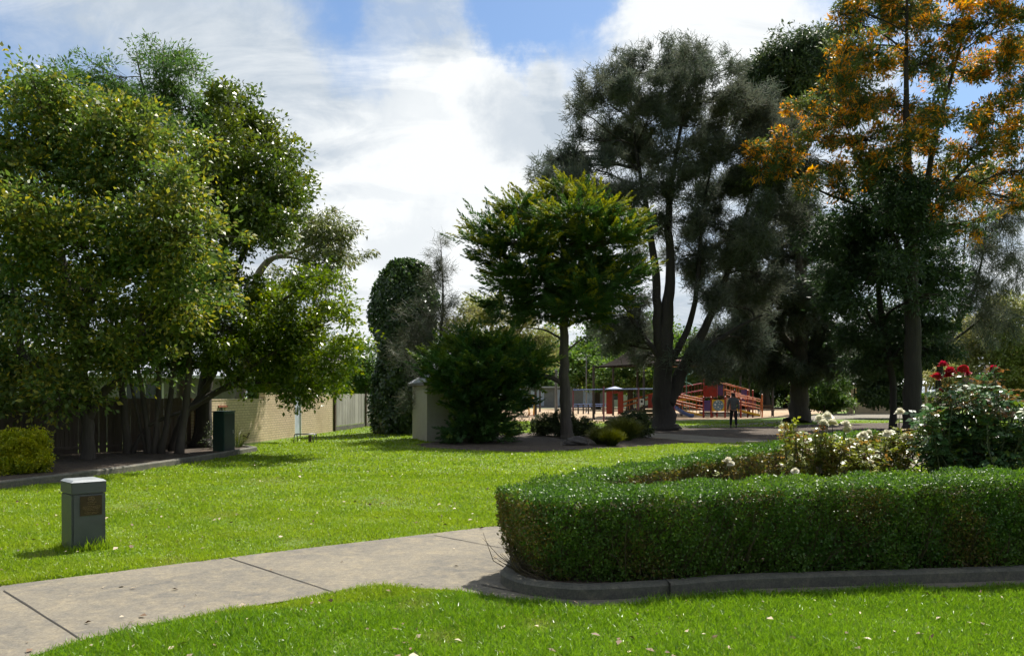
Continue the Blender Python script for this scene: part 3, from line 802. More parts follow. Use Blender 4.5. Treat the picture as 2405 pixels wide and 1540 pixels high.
make_tree('tall_gum', 'rounded dark gum tree rising behind the she-oaks under the bright cloud', 'tree', 66,
          [[(1880, 968, .6), (1880, 800, .5), (1880, 500, .4), (1870, 300, .25), (1865, 170, .08)], [(1880, 420, .3), (1800, 280, .15), (1770, 220, .06)], [(1878, 380, .25), (1940, 260, .14), (1965, 180, .05)]],
          [(1895, 95, 40, 30), (1860, 125, 50, 36), (1820, 145, 40, 32), (1780, 165, 40, 30), (1930, 115, 50, 40), (1970, 150, 46, 44), (1880, 180, 70, 46), (1810, 200, 60, 40), (1960, 220, 60, 54), (1760, 205, 36, 30), (1860, 250, 80, 50), (1780, 260, 50, 40)],
          L_gumd, B_dark, 33, 'broad', (.34, .10), 40, 1.1, .8, 2, .25, droop=.5)
make_tree('silky_oak', 'tall silky oak with orange flowers across its upper crown', 'tree', 36.2,
          [[(2143, 1014, .40), (2143, 960, .39), (2143, 850, .36), (2142, 700, .30), (2140, 560, .26), (2133, 430, .20), (2128, 250, .12), (2130, 50, .06), (2130, -120, .02)], [(2141, 590, .18), (2170, 480, .15), (2190, 350, .11), (2230, 200, .07), (2280, 20, .03)],
           [(2141, 640, .13), (2080, 520, .10), (2030, 420, .07), (1990, 300, .03)], [(2150, 560, .13), (2220, 450, .1), (2310, 350, .07), (2400, 260, .03)], [(2141, 560, .09), (2060, 500, .07), (1930, 450, .045), (1830, 395, .02)]],
          [(2050, 40, 60, 44), (2010, 20, 40, 30), (2130, 40, 70, 54), (2220, 60, 70, 54), (2320, 50, 70, 54), (2400, 60, 60, 60), (1990, 110, 44, 36), (2060, 130, 70, 50), (2160, 150, 80, 54), (2260, 170, 70, 54), (2350, 150, 60, 54), (2420, 200, 60, 70), (1960, 190, 44, 36), (1930, 235, 44, 34),
           (2020, 230, 70, 46), (2110, 250, 80, 50), (2220, 270, 70, 50), (2320, 270, 70, 50), (2390, 320, 60, 50), (1880, 250, 34, 34), (1960, 300, 50, 40), (2040, 330, 60, 40), (2200, 360, 60, 40), (1810, 355, 44, 34), (1860, 385, 40, 34), (1790, 395, 36, 22), (1930, 380, 50, 34), (2280, 350, 60, 40), (2400, 400, 50, 30), (2120, 340, 60, 46),
           (2100, -70, 140, 70), (2300, -70, 150, 70), (2480, 60, 80, 120), (2480, 280, 70, 100), (1980, 50, 30, 36), (2290, 420, 70, 40), (2380, 470, 50, 36), (2230, 470, 50, 40), (2350, 400, 60, 36), (2080, 400, 60, 40), (1990, 430, 50, 34), (1900, 440, 40, 30), (2170, 430, 50, 40), (1850, 330, 44, 30), (1920, 330, 50, 34), (2010, 380, 50, 34), (2300, 520, 40, 30), (2120, 10, 60, 40)],
          [L_oak, L_flower], B_dark, 34, 'broad', (.20, .055), 34, 1.7, .34, 2.6, .3, flowers=.44, droop=.2, limb_r=.035)
make_tree('dark_ironbark', 'dark green tree hanging around the silky oak trunk', 'tree', 38.6,
          [[(2098, 1006, .16), (2096, 900, .15), (2070, 740, .14), (2060, 600, .1), (2070, 480, .04)], [(2090, 820, .1), (2020, 700, .07), (1990, 600, .03)], [(2095, 850, .1), (2170, 720, .07), (2210, 620, .03)]],
          [(2070, 440, 70, 46), (2000, 490, 60, 50), (2090, 530, 80, 56), (2020, 590, 70, 60), (2100, 640, 80, 60), (2000, 690, 60, 56), (2070, 740, 80, 54), (2020, 790, 60, 44), (2110, 800, 60, 40), (2200, 540, 36, 34), (2200, 640, 44, 44), (2220, 720, 36, 30), (1950, 560, 50, 44), (2170, 760, 50, 34), (2080, 840, 60, 30), (2140, 480, 50, 40), (2150, 600, 40, 50), (2160, 700, 36, 40), (2180, 820, 60, 30), (1960, 640, 50, 50), (2030, 850, 46, 20), (2110, 480, 44, 36, -3.6), (2175, 560, 30, 36, -3.6), (2105, 620, 36, 36, -3.6), (2180, 690, 24, 30, -3.4), (2110, 430, 40, 30, -3.4), (2160, 440, 36, 30, -3.4)],
          L_oakd, B_dark, 35, 'broad', (.22, .06), 44, 2.0, .5, 1.6, .2, droop=.35)
make_tree('bare_tree', 'half bare tree with fine drooping twigs at the right edge', 'tree', 41,
          [[(2210, 1000, .18), (2205, 900, .16), (2215, 830, .14), (2250, 760, .11), (2290, 680, .07), (2310, 580, .04), (2320, 480, .015)], [(2225, 810, .08), (2290, 760, .06), (2350, 700, .03)], [(2250, 760, .07), (2260, 640, .05), (2270, 520, .02)], [(2212, 860, .06), (2215, 720, .04), (2230, 600, .02)]],
          [(2300, 520, 50, 50), (2350, 580, 40, 60), (2280, 600, 50, 60), (2330, 660, 50, 54), (2260, 690, 40, 50), (2300, 740, 60, 40), (2370, 500, 30, 50), (2350, 760, 50, 40), (2390, 640, 30, 60), (2240, 560, 40, 50), (2220, 790, 40, 40)],
          L_sheoak, B_dark, 36, 'needle', (.34, .016), 36, 2.0, .5, 1.2, .3, droop=.5, limb_r=.02)

# trees behind, over towards the road
make_tree('edge_tree', 'olive green tree at the right edge behind the red roses', 'tree', 56,
          [[(2350, 982, .3), (2350, 880, .22), (2350, 780, .1)]], [(2330, 770, 60, 40), (2390, 740, 50, 50), (2290, 830, 60, 40), (2360, 840, 70, 50), (2410, 830, 50, 70), (2250, 880, 50, 36), (2320, 900, 60, 36), (2400, 920, 50, 40)], L_olive, B_grey, 37, 'broad', (.24, .1), 34, 1.5, .6, 1.5, .2)
make_tree('round_shrub_tree', 'small almost black round tree in front of the cream pavilion', 'tree', 56,
          [[(2098, 981, .16), (2096, 950, .12), (2080, 900, .08)], [(2097, 960, .06), (2120, 930, .03)]], [(2060, 850, 40, 28), (2100, 860, 40, 34), (2040, 890, 34, 34), (2090, 905, 50, 36), (2050, 925, 40, 26), (2110, 930, 30, 24)], L_fardark, B_dark, 38, 'broad', (.2, .1), 46, 2.2, .45, .8, .1)
make_tree('leafy_shrub', 'rounded mid green shrub left of the cream pavilion', 'shrub', 66,
          [[(1936, 972, .1), (1936, 930, .05)]], [(1920, 915, 36, 24), (1955, 905, 32, 28), (1935, 940, 40, 24), (1900, 935, 24, 26), (1965, 940, 22, 26)], L_far, B_grey, 39, 'broad', (.2, .1), 40, 2.2, .5, .6, .2)
# generic background trees: one built, the rest copied
bt = make_tree('background_tree', 'broad green tree at the far side of the playground, left of the rest', 'tree', 84,
               [[(1480, 963, .35), (1480, 880, .25), (1480, 820, .1)]], [(1480, 830, 44, 30), (1440, 860, 40, 30), (1520, 860, 40, 30), (1480, 870, 60, 34), (1450, 900, 40, 20), (1510, 900, 40, 20)], L_far, B_grey, 41, 'broad', (.3, .16), 40, 1.0, .7, 1.6, .35, 'trees beyond the playground')
b0 = Vector(bt.location)
for i, (x, d, s, a, lab) in enumerate([(1400, 92, 1.25, .5, 'broad green tree beyond the playground, behind the tall grey poles'), (1590, 90, 1.1, 2, 'broad green tree beyond the playground, behind the big forked trunk'),
                                       (1700, 88, 1.15, 3.3, 'broad green tree beyond the red play tower'), (1800, 93, 1.3, 4.1, 'broad green tree beyond the lower red ramp'), (2230, 95, 1.25, 5.0, 'broad green tree beyond the pavilion, far right'),
                                       (2010, 90, 1.15, 5.6, 'broad green tree directly behind the cream pavilion'), (1240, 108, 1.2, 1.1, 'broad green tree beyond the red car'), (1310, 118, 1.35, 2.6, 'broad green tree rising behind the low grey building'),
   (1645, 98, 1.3, .9, 'broad green tree beyond the gap between the forked trunk and the person'), (1750, 97, 1.15, 1.9, 'broad green tree beyond the person'), (1850, 99, 1.35, 2.9, 'broad green tree beyond the right end of the red ramps'), (1925, 97, 1.2, 3.9, 'broad green tree behind the rounded green shrub'), (2130, 97, 1.3, 4.6, 'broad green tree beyond the pavilion roof, partly behind the silky oak trunk'), (1535, 102, 1.4, .2, 'broad green tree beyond the brown shade cloth')]):
    c = copy_tree(bt)
    p = W(x, 925, d)
    c.location = (p[0], p[1], 0); c.scale = (s, s, s * (1 + .1 * math.sin(i * 2.1))); c.rotation_euler.z = a
    c['label'] = lab
for ob, mt in ((None, None),):
    pass

def far_hedge():
    rng = rs(44)
    n = 26000
    x = rng.uniform(0, 52, n); h = 2.1 + .5 * np.sin(x * .9) + .35 * np.sin(x * 2.3 + 1)
    P = np.stack([x, rng.normal(size=n) * .55, h * rng.random(n) ** .75], 1)
    V = diamonds(P, unit(rng.normal(size=(n, 3))), unit(rng.normal(size=(n, 3)) + np.array([0, -.3, .6])), .32 * rng.uniform(.6, 1.4, n), .18)
    root = thing('boundary_hedge', (18.5, 101, 0), 'long untrimmed green hedge closing off the far side of the park', 'hedge')
    quads('foliage', V, L_far, root, np.clip(rng.normal(.5, .25, n), 0, 1), (rng.random(n) < .2) * .6)
far_hedge()
# shrubs near the cypress and at the side bed
def shrub(name, label, d, blobs, mat, seed, leaf=(.06, .03), per=40, pm=14, cr=.16, style='broad', tip=.2, cat='shrub', up=.5, droop=.1):
    x, y = blobs[-1][0], YH + H * F / d
    return make_tree(name, label, cat, d, [[(x, y, .03), (x, y - 12, .02), (x + 2, y - 25, .01)]], blobs, mat, B_dark, seed, style, leaf, per, pm, cr, .3, tip, limb_r=.012, twigs=False, up=up, droop=droop, part='leaves')
shrub('round_bush', 'low dark rounded bush behind the cypress trunk', 32.5, [(1280, 995, 30, 22), (1320, 985, 36, 22), (1365, 1000, 32, 22), (1390, 1008, 18, 14), (1270, 1010, 20, 14), (1330, 1008, 50, 18)], L_shrubdark, 51)
shrub('dark_bush', 'dark spreading bush between the cypress and the forked trunk', 31.0, [(1490, 985, 36, 20), (1455, 1000, 36, 20), (1510, 1000, 26, 22), (1480, 1012, 44, 18)], L_shrubdark, 52)
shrub('twiggy_shrub', 'thin see-through shrub right of the cypress bush', 30.0, [(1190, 990, 24, 22), (1225, 985, 22, 20), (1240, 1005, 18, 16), (1205, 1012, 26, 18)], L_shrubdark, 53, (.05, .028), 14, 10, .14)
shrub('wall_shrub', 'small scrappy shrub growing against the brick wall behind the cabinet', 23.6, [(500, 1010, 14, 20), (492, 1035, 16, 16), (505, 1045, 14, 12)], L_shrubdark, 54, (.06, .03), 10, 12, .12)
shrub('golden_bush', 'clipped yellow green bush at the left edge of the side bed', 16.3, [(20, 1040, 50, 30), (80, 1040, 34, 30), (-30, 1050, 50, 36), (40, 1075, 60, 34), (90, 1080, 28, 28), (-40, 1085, 50, 36), (20, 1095, 60, 22)],
      leafmat('leaf_golden', (.24, .25, .010), (.15, .19, .012), (.50, .45, .015), rough=.35, trans=.35, patch=2.5), 55, (.045, .028), 44, 30, .12, tip=.5)
def tussock(name, label, x, y, r, h, n, mat, seed):
    rng = rs(seed)
    p = G(x, y)
    root = thing(name, (p[0], p[1], 0), label, 'grass clump')
    a = rng.random(n) * 2 * math.pi
    q = rng.random(n) ** .6
    P = np.stack([np.cos(a) * q * r * .3, np.sin(a) * q * r * .3, np.zeros(n)], 1)
    A = unit(np.stack([np.cos(a) * q * .55, np.sin(a) * q * .55, np.full(n, .9)], 1) + rng.normal(size=(n, 3)) * .15)
    L = h * rng.uniform(.6, 1.2, n)
    S = unit(np.cross(A, rng.normal(size=(n, 3))))
    Mid = P + A * (L * .6)[:, None]
    A2 = unit(A + np.stack([np.cos(a) * .5, np.sin(a) * .5, np.full(n, -.5)], 1) * q[:, None])
    E = Mid + A2 * (L * .45)[:, None]
    wd = .010
    V = np.concatenate([np.stack([P - S * wd / 2, P + S * wd / 2, Mid + S * wd / 2, Mid - S * wd / 2], 1), np.stack([Mid - S * wd / 2, Mid + S * wd / 2, E + S * .001, E - S * .001], 1)])
    rnd = rng.random(n)
    quads('blades', V, mat, root, np.concatenate([rnd, rnd]), np.concatenate([np.zeros(n), np.ones(n)]))
L_tus = leafmat('tussock_green', (.05, .085, .015), (.07, .10, .018), (.12, .13, .02), rough=.5, trans=.3)
L_tusy = leafmat('tussock_bright', (.055, .080, .010), (.07, .095, .010), (.12, .13, .012), rough=.5, trans=.4)
tussock('grass_clump', 'bright lime grass clump in front of the dark bush', 1436, 1047, .42, .50, 2200, L_tusy, 61)
tussock('grass_clump', 'dull green grass clump left of the bright lime one', 1412, 1043, .5, .55, 2200, L_tus, 62)
tussock('grass_clump', 'large dark green grass clump behind the bright lime one', 1465, 1034, .8, .75, 3400, L_tus, 63)
tussock('strappy_plant', 'small spiky plant beside the green cabinet', 556, 1058, .3, .75, 90, L_tus, 64)

# ================================================================== HEDGE, ROSES, GRASS
FRONT = np.array([(.42, 7.17), (1.3, 7.19), (2.0, 7.42), (3.2, 7.56), (4.5, 7.72), (6.6, 7.98), (8.5, 8.2)])
BACK = np.array([(.18, 7.52), (.72, 8.45), (1.55, 9.48), (3.25, 11.51), (4.39, 12.83), (6.4, 15.16)])
def polydist(P, line):
    best = np.full(len(P), 1e9); near = np.zeros((len(P), 2))
    for a, b in zip(line[:-1], line[1:]):
        ab = b - a
        t = np.clip(((P - a) @ ab) / (ab @ ab), 0, 1)
        q = a + t[:, None] * ab
        dd = np.linalg.norm(P - q, axis=1)
        k = dd < best
        best[k] = dd[k]; near[k] = q[k]
    return best, near
def hedge_top(x): return .79 + .024 * np.clip(x, 0, 9)
def hedge_sd(P, line, a):
    """distance to the clipped surface (negative inside), with the unevenness of a real clipping"""
    d, q = polydist(P[:, :2], line)
    x, y, z = P.T
    lump = .022 * np.sin(x * 6.1 + y * 4.3 + z * 3) + .016 * np.sin(x * 13.7 - y * 9.1 + z * 11) + .012 * np.sin(x * 23 + y * 27 - z * 19)
    nose = np.clip((.75 - x) / .6, 0, 1)
    aa = a * (.80 - .30 * nose + (.20 + .30 * nose) * np.clip((z - .1) / .36, 0, 1)) + lump
    qx = d - aa + .06
    qz = z - (hedge_top(x) + .7 * lump) + .06
    m = np.maximum(np.stack([qx, qz], 1), 0)
    sd = np.linalg.norm(m, axis=1) + np.minimum(np.maximum(qx, qz), 0) - .06
    out = np.zeros_like(P)
    out[:, :2] = (P[:, :2] - q) / np.maximum(d, 1e-4)[:, None]
    wz = 1 / (1 + np.exp(-(qz - qx) * 18))
    n = out * (1 - wz)[:, None]; n[:, 2] = wz
    return sd, unit(n)
L_hedge = leafmat('leaf_hedge', (.070, .150, .022), (.105, .185, .024), (.19, .135, .035), rough=.44, trans=.34, patch=2.0, spec=.5, var=.4)
B_twig = barkmat('hedge_twigs', (.17, .13, .07), (.05, .038, .02), 40, .3, 1.0)
def build_hedge():
    rng = rs(71)
    root = thing('hedge', (.4, 7.2, .1), 'low clipped box hedge bent around the rose bed in a narrow V', 'hedge')
    o = np.array(root.location)
    keepP, keepN, keepS = [], [], []
    for _ in range(14):
        n = 1500000
        P = np.stack([rng.uniform(-.2, 8.6, n), rng.uniform(6.55, 15.3, n), rng.uniform(.085, 1.05, n)], 1)
        k = np.abs(P[:, 1] - np.interp(P[:, 0], FRONT[:, 0], FRONT[:, 1])) < .6
        k |= polydist(P[:, :2], BACK)[0] < .42
        P = P[k]
        s1, n1 = hedge_sd(P, FRONT, .42)
        s2, n2 = hedge_sd(P, BACK, .28)
        sd = np.minimum(s1, s2)
        nn = np.where((s1 < s2)[:, None], n1, n2)
        pr = np.where(sd > .012, np.where(sd < .05, .05 * (np.sin(P[:, 0] * 17 + 3) * np.sin(P[:, 1] * 19 + P[:, 0] * 7) > .45), 0), np.where(sd > 0, .35, np.exp(sd / .05)))
        x, y, z = P.T
        patch = np.sin(x * 3.1 + z * 4) * np.sin(x * 5.3 - z * 7 + 1.3)
        low = np.clip((z - .1) / .3, 0, 1)
        pr *= np.clip(.72 + .45 * low + .25 * patch, .25, 1)
        far = np.clip((y - 8) / 5, 0, 1)
        pr *= 1 - .55 * far
        pr *= np.where((y > 7.9) & (nn[:, 2] < .4) & (nn[:, 0] - nn[:, 1] > .4), .45, 1)
        k = rng.random(len(P)) < pr
        keepP.append(P[k]); keepN.append(nn[k]); keepS.append(sd[k])
    P, nn, sd = np.concatenate(keepP), np.concatenate(keepN), np.concatenate(keepS)
    n = len(P)
    A = unit(nn * .45 + rng.normal(size=(n, 3)) * .75 + np.array([0, 0, .35]))
    Nn = unit(nn + rng.normal(size=(n, 3)) * np.where(nn[:, 2:] > .6, .42, .65))
    far = np.clip((P[:, 1] - 8) / 5, 0, 1)
    L = .025 * rng.uniform(.55, 1.35, n) * (1 + .6 * far)
    V = diamonds(P - o, A, Nn, L, L * .62, .15)
    x, y, z = P.T
    sp = np.sin(x * 2.3 + 1.0 + .8 * np.sin(z * 5)) * np.sin(x * 4.1 + z * 2.2)
    brown = .65 * np.clip((sp - .3) * 1.6, 0, 1) * np.clip(1 - nn[:, 2], 0, 1)
    brown = np.maximum(brown, np.clip((.35 - x) * 2.4, 0, .8) * np.clip(1 - nn[:, 2] * 1.4, 0, 1))
    inner = (y > 7.9) & (nn[:, 2] < .5) & ((nn[:, 0] - nn[:, 1]) > .4) & (x > 1.2)
    brown = np.where(inner, np.maximum(brown, .85), brown)
    tint = (rng.random(n) < brown) * rng.uniform(.5, 1, n)
    tint = np.maximum(tint, (sd < -.07) * .6)
    quads('foliage', V, L_hedge, root, np.clip(rng.normal(.5, .25, n), 0, 1), tint)
    # woody inside: bodies of tangled twig and the stems that show low down
    mb = MB()
    for line, a in ((FRONT, .42), (BACK, .28)):
        pl, _ = resample([(*p, 0) for p in line], [0] * len(line), 60)
        t = np.gradient(pl[:, :2], axis=0); t /= np.linalg.norm(t, axis=1, keepdims=True)
        s = np.stack([-t[:, 1], t[:, 0]], 1)
        vs = []; fs = []
        pr = [(-.62, .22), (-.72, .5), (-.66, 1), (.66, 1), (.72, .5), (.62, .22)]
        for i, p in enumerate(pl):
            h = hedge_top(p[0]) - .13
            for u, v in pr:
                q = p[:2] + s[i] * u * a * (.45 if i == 0 else 1) + rng.normal(size=2) * .012
                vs.append((q[0] - o[0], q[1] - o[1], (.10 + (h - .10) * v) - o[2] + rng.normal() * .012))
        k = len(pr)
        for i in range(len(pl) - 1):
            for j in range(k):
                fs.append((i * k + j, i * k + (j + 1) % k, (i + 1) * k + (j + 1) % k, (i + 1) * k + j))
        fs += [tuple(range(k)), tuple(range((len(pl) - 1) * k, len(pl) * k))]
        mb.add(vs, fs)
        for i in range(0, len(pl)):
            for sgn in (-1, 1):
                for _ in range(7):
                    b = pl[i][:2] + s[i] * sgn * a * rng.uniform(.3, .7) + t[i] * rng.uniform(-.08, .08)
                    e = b + s[i] * sgn * a * rng.uniform(.2, .55) + rng.normal(size=2) * .07
                    z1 = rng.uniform(.35, .78)
                    mb.tube([(b[0] - o[0], b[1] - o[1], -.01), ((b[0] + e[0]) / 2 - o[0] + rng.normal() * .02, (b[1] + e[1]) / 2 - o[1] + rng.normal() * .02, z1 * .5), (e[0] - o[0], e[1] - o[1], z1 - .1)], [.007, .005, .002], 4, cap=False)
    # bare twigs where the foliage is cut back at the nose
    for _ in range(70):
        b = np.array([.25, 7.15]) + rng.normal(size=2) * .12
        an = rng.uniform(2.2, 4.4)
        e = b + np.array([math.cos(an), math.sin(an)]) * rng.uniform(.15, .38)
        mb.tube([(b[0] - o[0], b[1] - o[1], 0), (*((b + e) / 2 - o[:2]), rng.uniform(.03, .12)), (e[0] - o[0], e[1] - o[1], rng.uniform(.08, .35))], [.006, .004, .0015], 4, cap=False)
    mb.build('stems', B_twig, root)
build_hedge()

# roses
M_rosestem = paint('rose_stem', (.07, .085, .03), .5)
L_rosey = leafmat('leaf_rose_yellow', (.18, .225, .035), (.25, .265, .04), (.28, .15, .05), rough=.36, trans=.3, patch=3, spec=.55)
L_roseb = leafmat('leaf_rose_dark', (.065, .14, .055), (.095, .18, .06), (.16, .22, .02), rough=.32, trans=.25, patch=3, spec=.7)
L_roser = leafmat('leaf_rose_bronze', (.15, .085, .035), (.12, .10, .03), (.25, .10, .04), rough=.26, trans=.3, patch=3, spec=.7)
M_white = leafmat('petal_white', (.78, .75, .62), (.74, .70, .52), rough=.5, trans=.35, tcol=(.85, .82, .65), var=.1)
M_red = leafmat('petal_red', (.46, .012, .035), (.34, .006, .022), rough=.5, trans=.3, tcol=(.75, .02, .06), var=.25)
def bloom_quads(rng, r):
    V = []
    for ring, (k, open_, h) in enumerate(((9, 1.0, 0), (8, .75, .12), (7, .5, .22), (5, .25, .28))):
        for i in range(k):
            a = 2 * math.pi * (i + .5 * ring) / k + rng.normal() * .15
            o = np.array([math.cos(a), math.sin(a), 0]); s = np.array([-math.sin(a), math.cos(a), 0]); z = np.array([0, 0, 1])
            lean = open_ * rng.uniform(.8, 1.1)
            p0 = z * (-.25 + h) * r + o * .1 * r
            mid = p0 + (o * lean + z * (1.05 - lean * .7)) * r * .62
            tip = mid + (o * (lean * .55) + z * (.5 - lean * .62)) * r * .62
            w = r * (.55 - .06 * ring)
            V.append([p0 - s * w * .4, p0 + s * w * .4, mid + s * w, mid - s * w])
            V.append([mid - s * w, mid + s * w, tip + s * w * .6 + z * rng.normal() * .05 * r, tip - s * w * .6 + z * rng.normal() * .05 * r])
    return np.array(V)
def rose_bush(label, base, tips, blooms, mats, petal, seed, nleaf, leaf, spread, name='rose_bush'):
    """tips: stem ends (world); leaves of five along the stems; every bloom its own part"""
    rng = rs(seed)
    root = thing(name, (base[0], base[1], .09), label, 'rose bush', 'rose bushes inside the hedge')
    o = np.array(root.location)
    mb = MB(); LP, LA = [], []
    pts_all = []
    for tp in tips:
        tp = np.array(tp) - o
        b = np.array([rng.normal() * .06 + tp[0] * .25, rng.normal() * .06 + tp[1] * .25, 0])
        L = curve_pts(b, tp, 9, rng, .05, .02)
        mb.tube(L, np.linspace(.011, .004, 10), 6, cap=False)
        pts_all.append(np.array(L))
    for bp, _ in blooms:
        bp = np.array(bp) - o
        i = int(np.argmin([np.linalg.norm((t[7] - bp)[:2]) for t in pts_all]))
        mb.tube(curve_pts(pts_all[i][6], bp - np.array([0, 0, .03]), 4, rng, .04), np.linspace(.005, .003, 5), 5, cap=False)
    mb.build('stems', M_rosestem, root)
    cl = []
    for _ in range(nleaf):
        t = pts_all[rng.integers(len(pts_all))]
        u = rng.beta(2.0, 1.2) * 8.99
        i = int(u)
        p = t[i] + (t[i + 1] - t[i]) * (u - i)
        cl.append(p)
    cl = np.array(cl)
    ax = unit(rng.normal(size=(nleaf, 3)) * np.array([1, 1, .45]) + np.array([0, 0, .15]))
    side = unit(np.cross(ax, np.array([0, 0, 1.0]) + rng.normal(size=(nleaf, 3)) * .25))
    nrm = np.cross(side, ax)
    P, A, Nn, I = [], [], [], []
    for (tt, sg) in ((.35, 1), (.35, -1), (.7, 1), (.7, -1), (1, 0)):
        P.append(cl + ax * (spread * tt)); A.append(unit(ax * (1 if sg == 0 else .45) + side * sg - np.array([0, 0, .25]))); Nn.append(nrm + rng.normal(size=(nleaf, 3)) * .22); I.append(np.arange(nleaf))
    P, A, Nn, I = map(np.concatenate, (P, A, Nn, I))
    L = leaf * rng.uniform(.7, 1.25, len(P))
    V = diamonds(P, A, unit(Nn), L, L * .68, .16)
    ztop = max(p[:, 2].max() for p in pts_all)
    hi = np.clip((cl[:, 2] / ztop - .6) * 2.5, 0, 1)
    cr = rng.random(nleaf)
    mi = ((cr < mats[2] + mats[3] * hi)[I]).astype(int)
    quads('leaves', V, [mats[0], mats[1]], root, np.clip(rng.normal(.5, .22, len(P)), 0, 1), ((rng.random(nleaf) < .15)[I]) * .8, mi)
    for bp, r in blooms:
        Vb = bloom_quads(rng, r)
        ob = quads('bloom', Vb * (1.1 if petal is M_white else 1.0), petal, root, rng.random(len(Vb)), np.zeros(len(Vb)))
        ob.location = tuple(np.array(bp) - o)
        ob.rotation_euler = (rng.normal() * .35 - .25, rng.normal() * .3, rng.random() * 6)
def tip_cloud(rng, n, x0, x1, d0, d1, top):
    out = []
    for _ in range(n):
        x = rng.uniform(x0, x1); d = rng.uniform(d0, d1)
        y = np.interp(x, [t[0] for t in top], [t[1] for t in top]) + rng.exponential(22)
        out.append(W(x, y, d))
    return out
r9 = rs(9)
B_ = lambda x, y, d, r: (W(x, y, d), r)
YM = (L_rosey, L_roser, .05, .16)
rose_bush('white rose bush with yellowing leaves, leftmost of the tall ones', (3.55, 9.75), tip_cloud(r9, 34, 1842, 1985, 9.4, 10.2, [(1840, 990), (1860, 1000), (1900, 1005), (1985, 1030)]) + [W(1858, 985, 9.7), W(1935, 985, 9.8), W(1985, 1000, 9.7)],
          [B_(1925, 984, 9.7, .062), B_(1943, 978, 9.75, .066), B_(1955, 992, 9.65, .055), B_(1934, 994, 9.6, .058), B_(1986, 997, 9.7, .062), B_(1990, 1008, 9.66, .045), B_(1868, 1105, 9.1, .04)], YM, M_white, 81, 1200, .050, .085)
rose_bush('white rose bush with yellowing leaves, beside the tall dark leaved one', (4.3, 9.7), tip_cloud(r9, 42, 1980, 2180, 9.3, 10.2, [(1980, 1020), (2050, 1038), (2110, 1000), (2180, 1010)]) + [W(2112, 985, 9.8), W(2028, 1028, 9.7)],
          [B_(2028, 1022, 9.7, .060), B_(2040, 1016, 9.75, .045), B_(2084, 1018, 9.7, .055), B_(2114, 968, 9.8, .060), B_(2165, 1002, 9.5, .066), B_(2150, 1008, 9.5, .05), B_(2128, 1027, 9.5, .060), B_(2140, 1034, 9.45, .05), B_(2045, 1085, 9.1, .035)], YM, M_white, 82, 1500, .050, .085)
rose_bush('small reddish rose bush with a single white bloom against the back hedge', (2.78, 9.75), [W(x, y, 9.6) for x, y in ((1690, 1095), (1710, 1090), (1735, 1098), (1755, 1100), (1775, 1112), (1760, 1118), (1720, 1108), (1808, 1120))],
          [B_(1710, 1083, 9.6, .058), B_(1716, 1088, 9.55, .04)], (L_roser, L_rosey, .3, .2), M_white, 83, 45, .042, .07)
rose_bush('tall dark leaved rose bush with crimson blooms at its top', (5.0, 9.0), tip_cloud(r9, 60, 2140, 2460, 8.6, 9.6, [(2140, 985), (2200, 915), (2260, 890), (2330, 880), (2380, 930), (2460, 960)]) + [W(2215, 870, 9.1), W(2262, 880, 9.1), W(2334, 868, 9.1), W(2345, 845, 9.0), W(2350, 850, 9.1), W(2380, 1000, 8.9), W(2440, 960, 9.0)] + [W(x, y, 9.0) for x, y in ((2150, 1020), (2165, 1000), (2160, 1050), (2180, 980), (2300, 1000), (2350, 980), (2400, 1010), (2250, 960), (2390, 930), (2420, 900))],
          [B_(2215, 857, 9.1, .060), B_(2231, 873, 9.0, .072), B_(2201, 884, 9.05, .055), B_(2226, 882, 9.0, .05), B_(2262, 866, 9.1, .055), B_(2274, 878, 9.1, .042), B_(2334, 866, 9.1, .055), B_(2209, 918, 9.0, .035)],
          (L_roseb, L_roser, .05, .75), M_red, 84, 2400, .066, .10)

# grass blades over the lawns; one mass nobody could count
def inside(P, poly):
    x, y = P[:, 0], P[:, 1]
    c = np.zeros(len(P), bool)
    q = np.array(poly)
    for (x1, y1), (x2, y2) in zip(q, np.roll(q, -1, 0)):
        m = ((y1 > y) != (y2 > y))
        with np.errstate(divide='ignore', invalid='ignore'):
            c ^= m & (x < (x2 - x1) * (y - y1) / (y2 - y1 + 1e-12) + x1)
    return c
SIDEPOLY = [(p[0] + .02, p[1]) for p in EDGE] + [(-8.4, 25.9), (-7.9, 36.4), (-30, 36), (-30, 8)]
DIRTPOLY = [tuple(v.co[:2]) for v in bpy.data.objects['dirt'].data.vertices]
BEDPOLY = [tuple(p[:2]) for p in KERB]
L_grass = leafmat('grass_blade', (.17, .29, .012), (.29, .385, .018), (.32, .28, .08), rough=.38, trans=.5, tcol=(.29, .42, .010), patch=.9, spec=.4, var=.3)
L_grassf = leafmat('grass_front', (.105, .235, .008), (.165, .305, .012), (.34, .29, .09), rough=.33, trans=.5, tcol=(.24, .41, .010), patch=.9, spec=.45, var=.4)
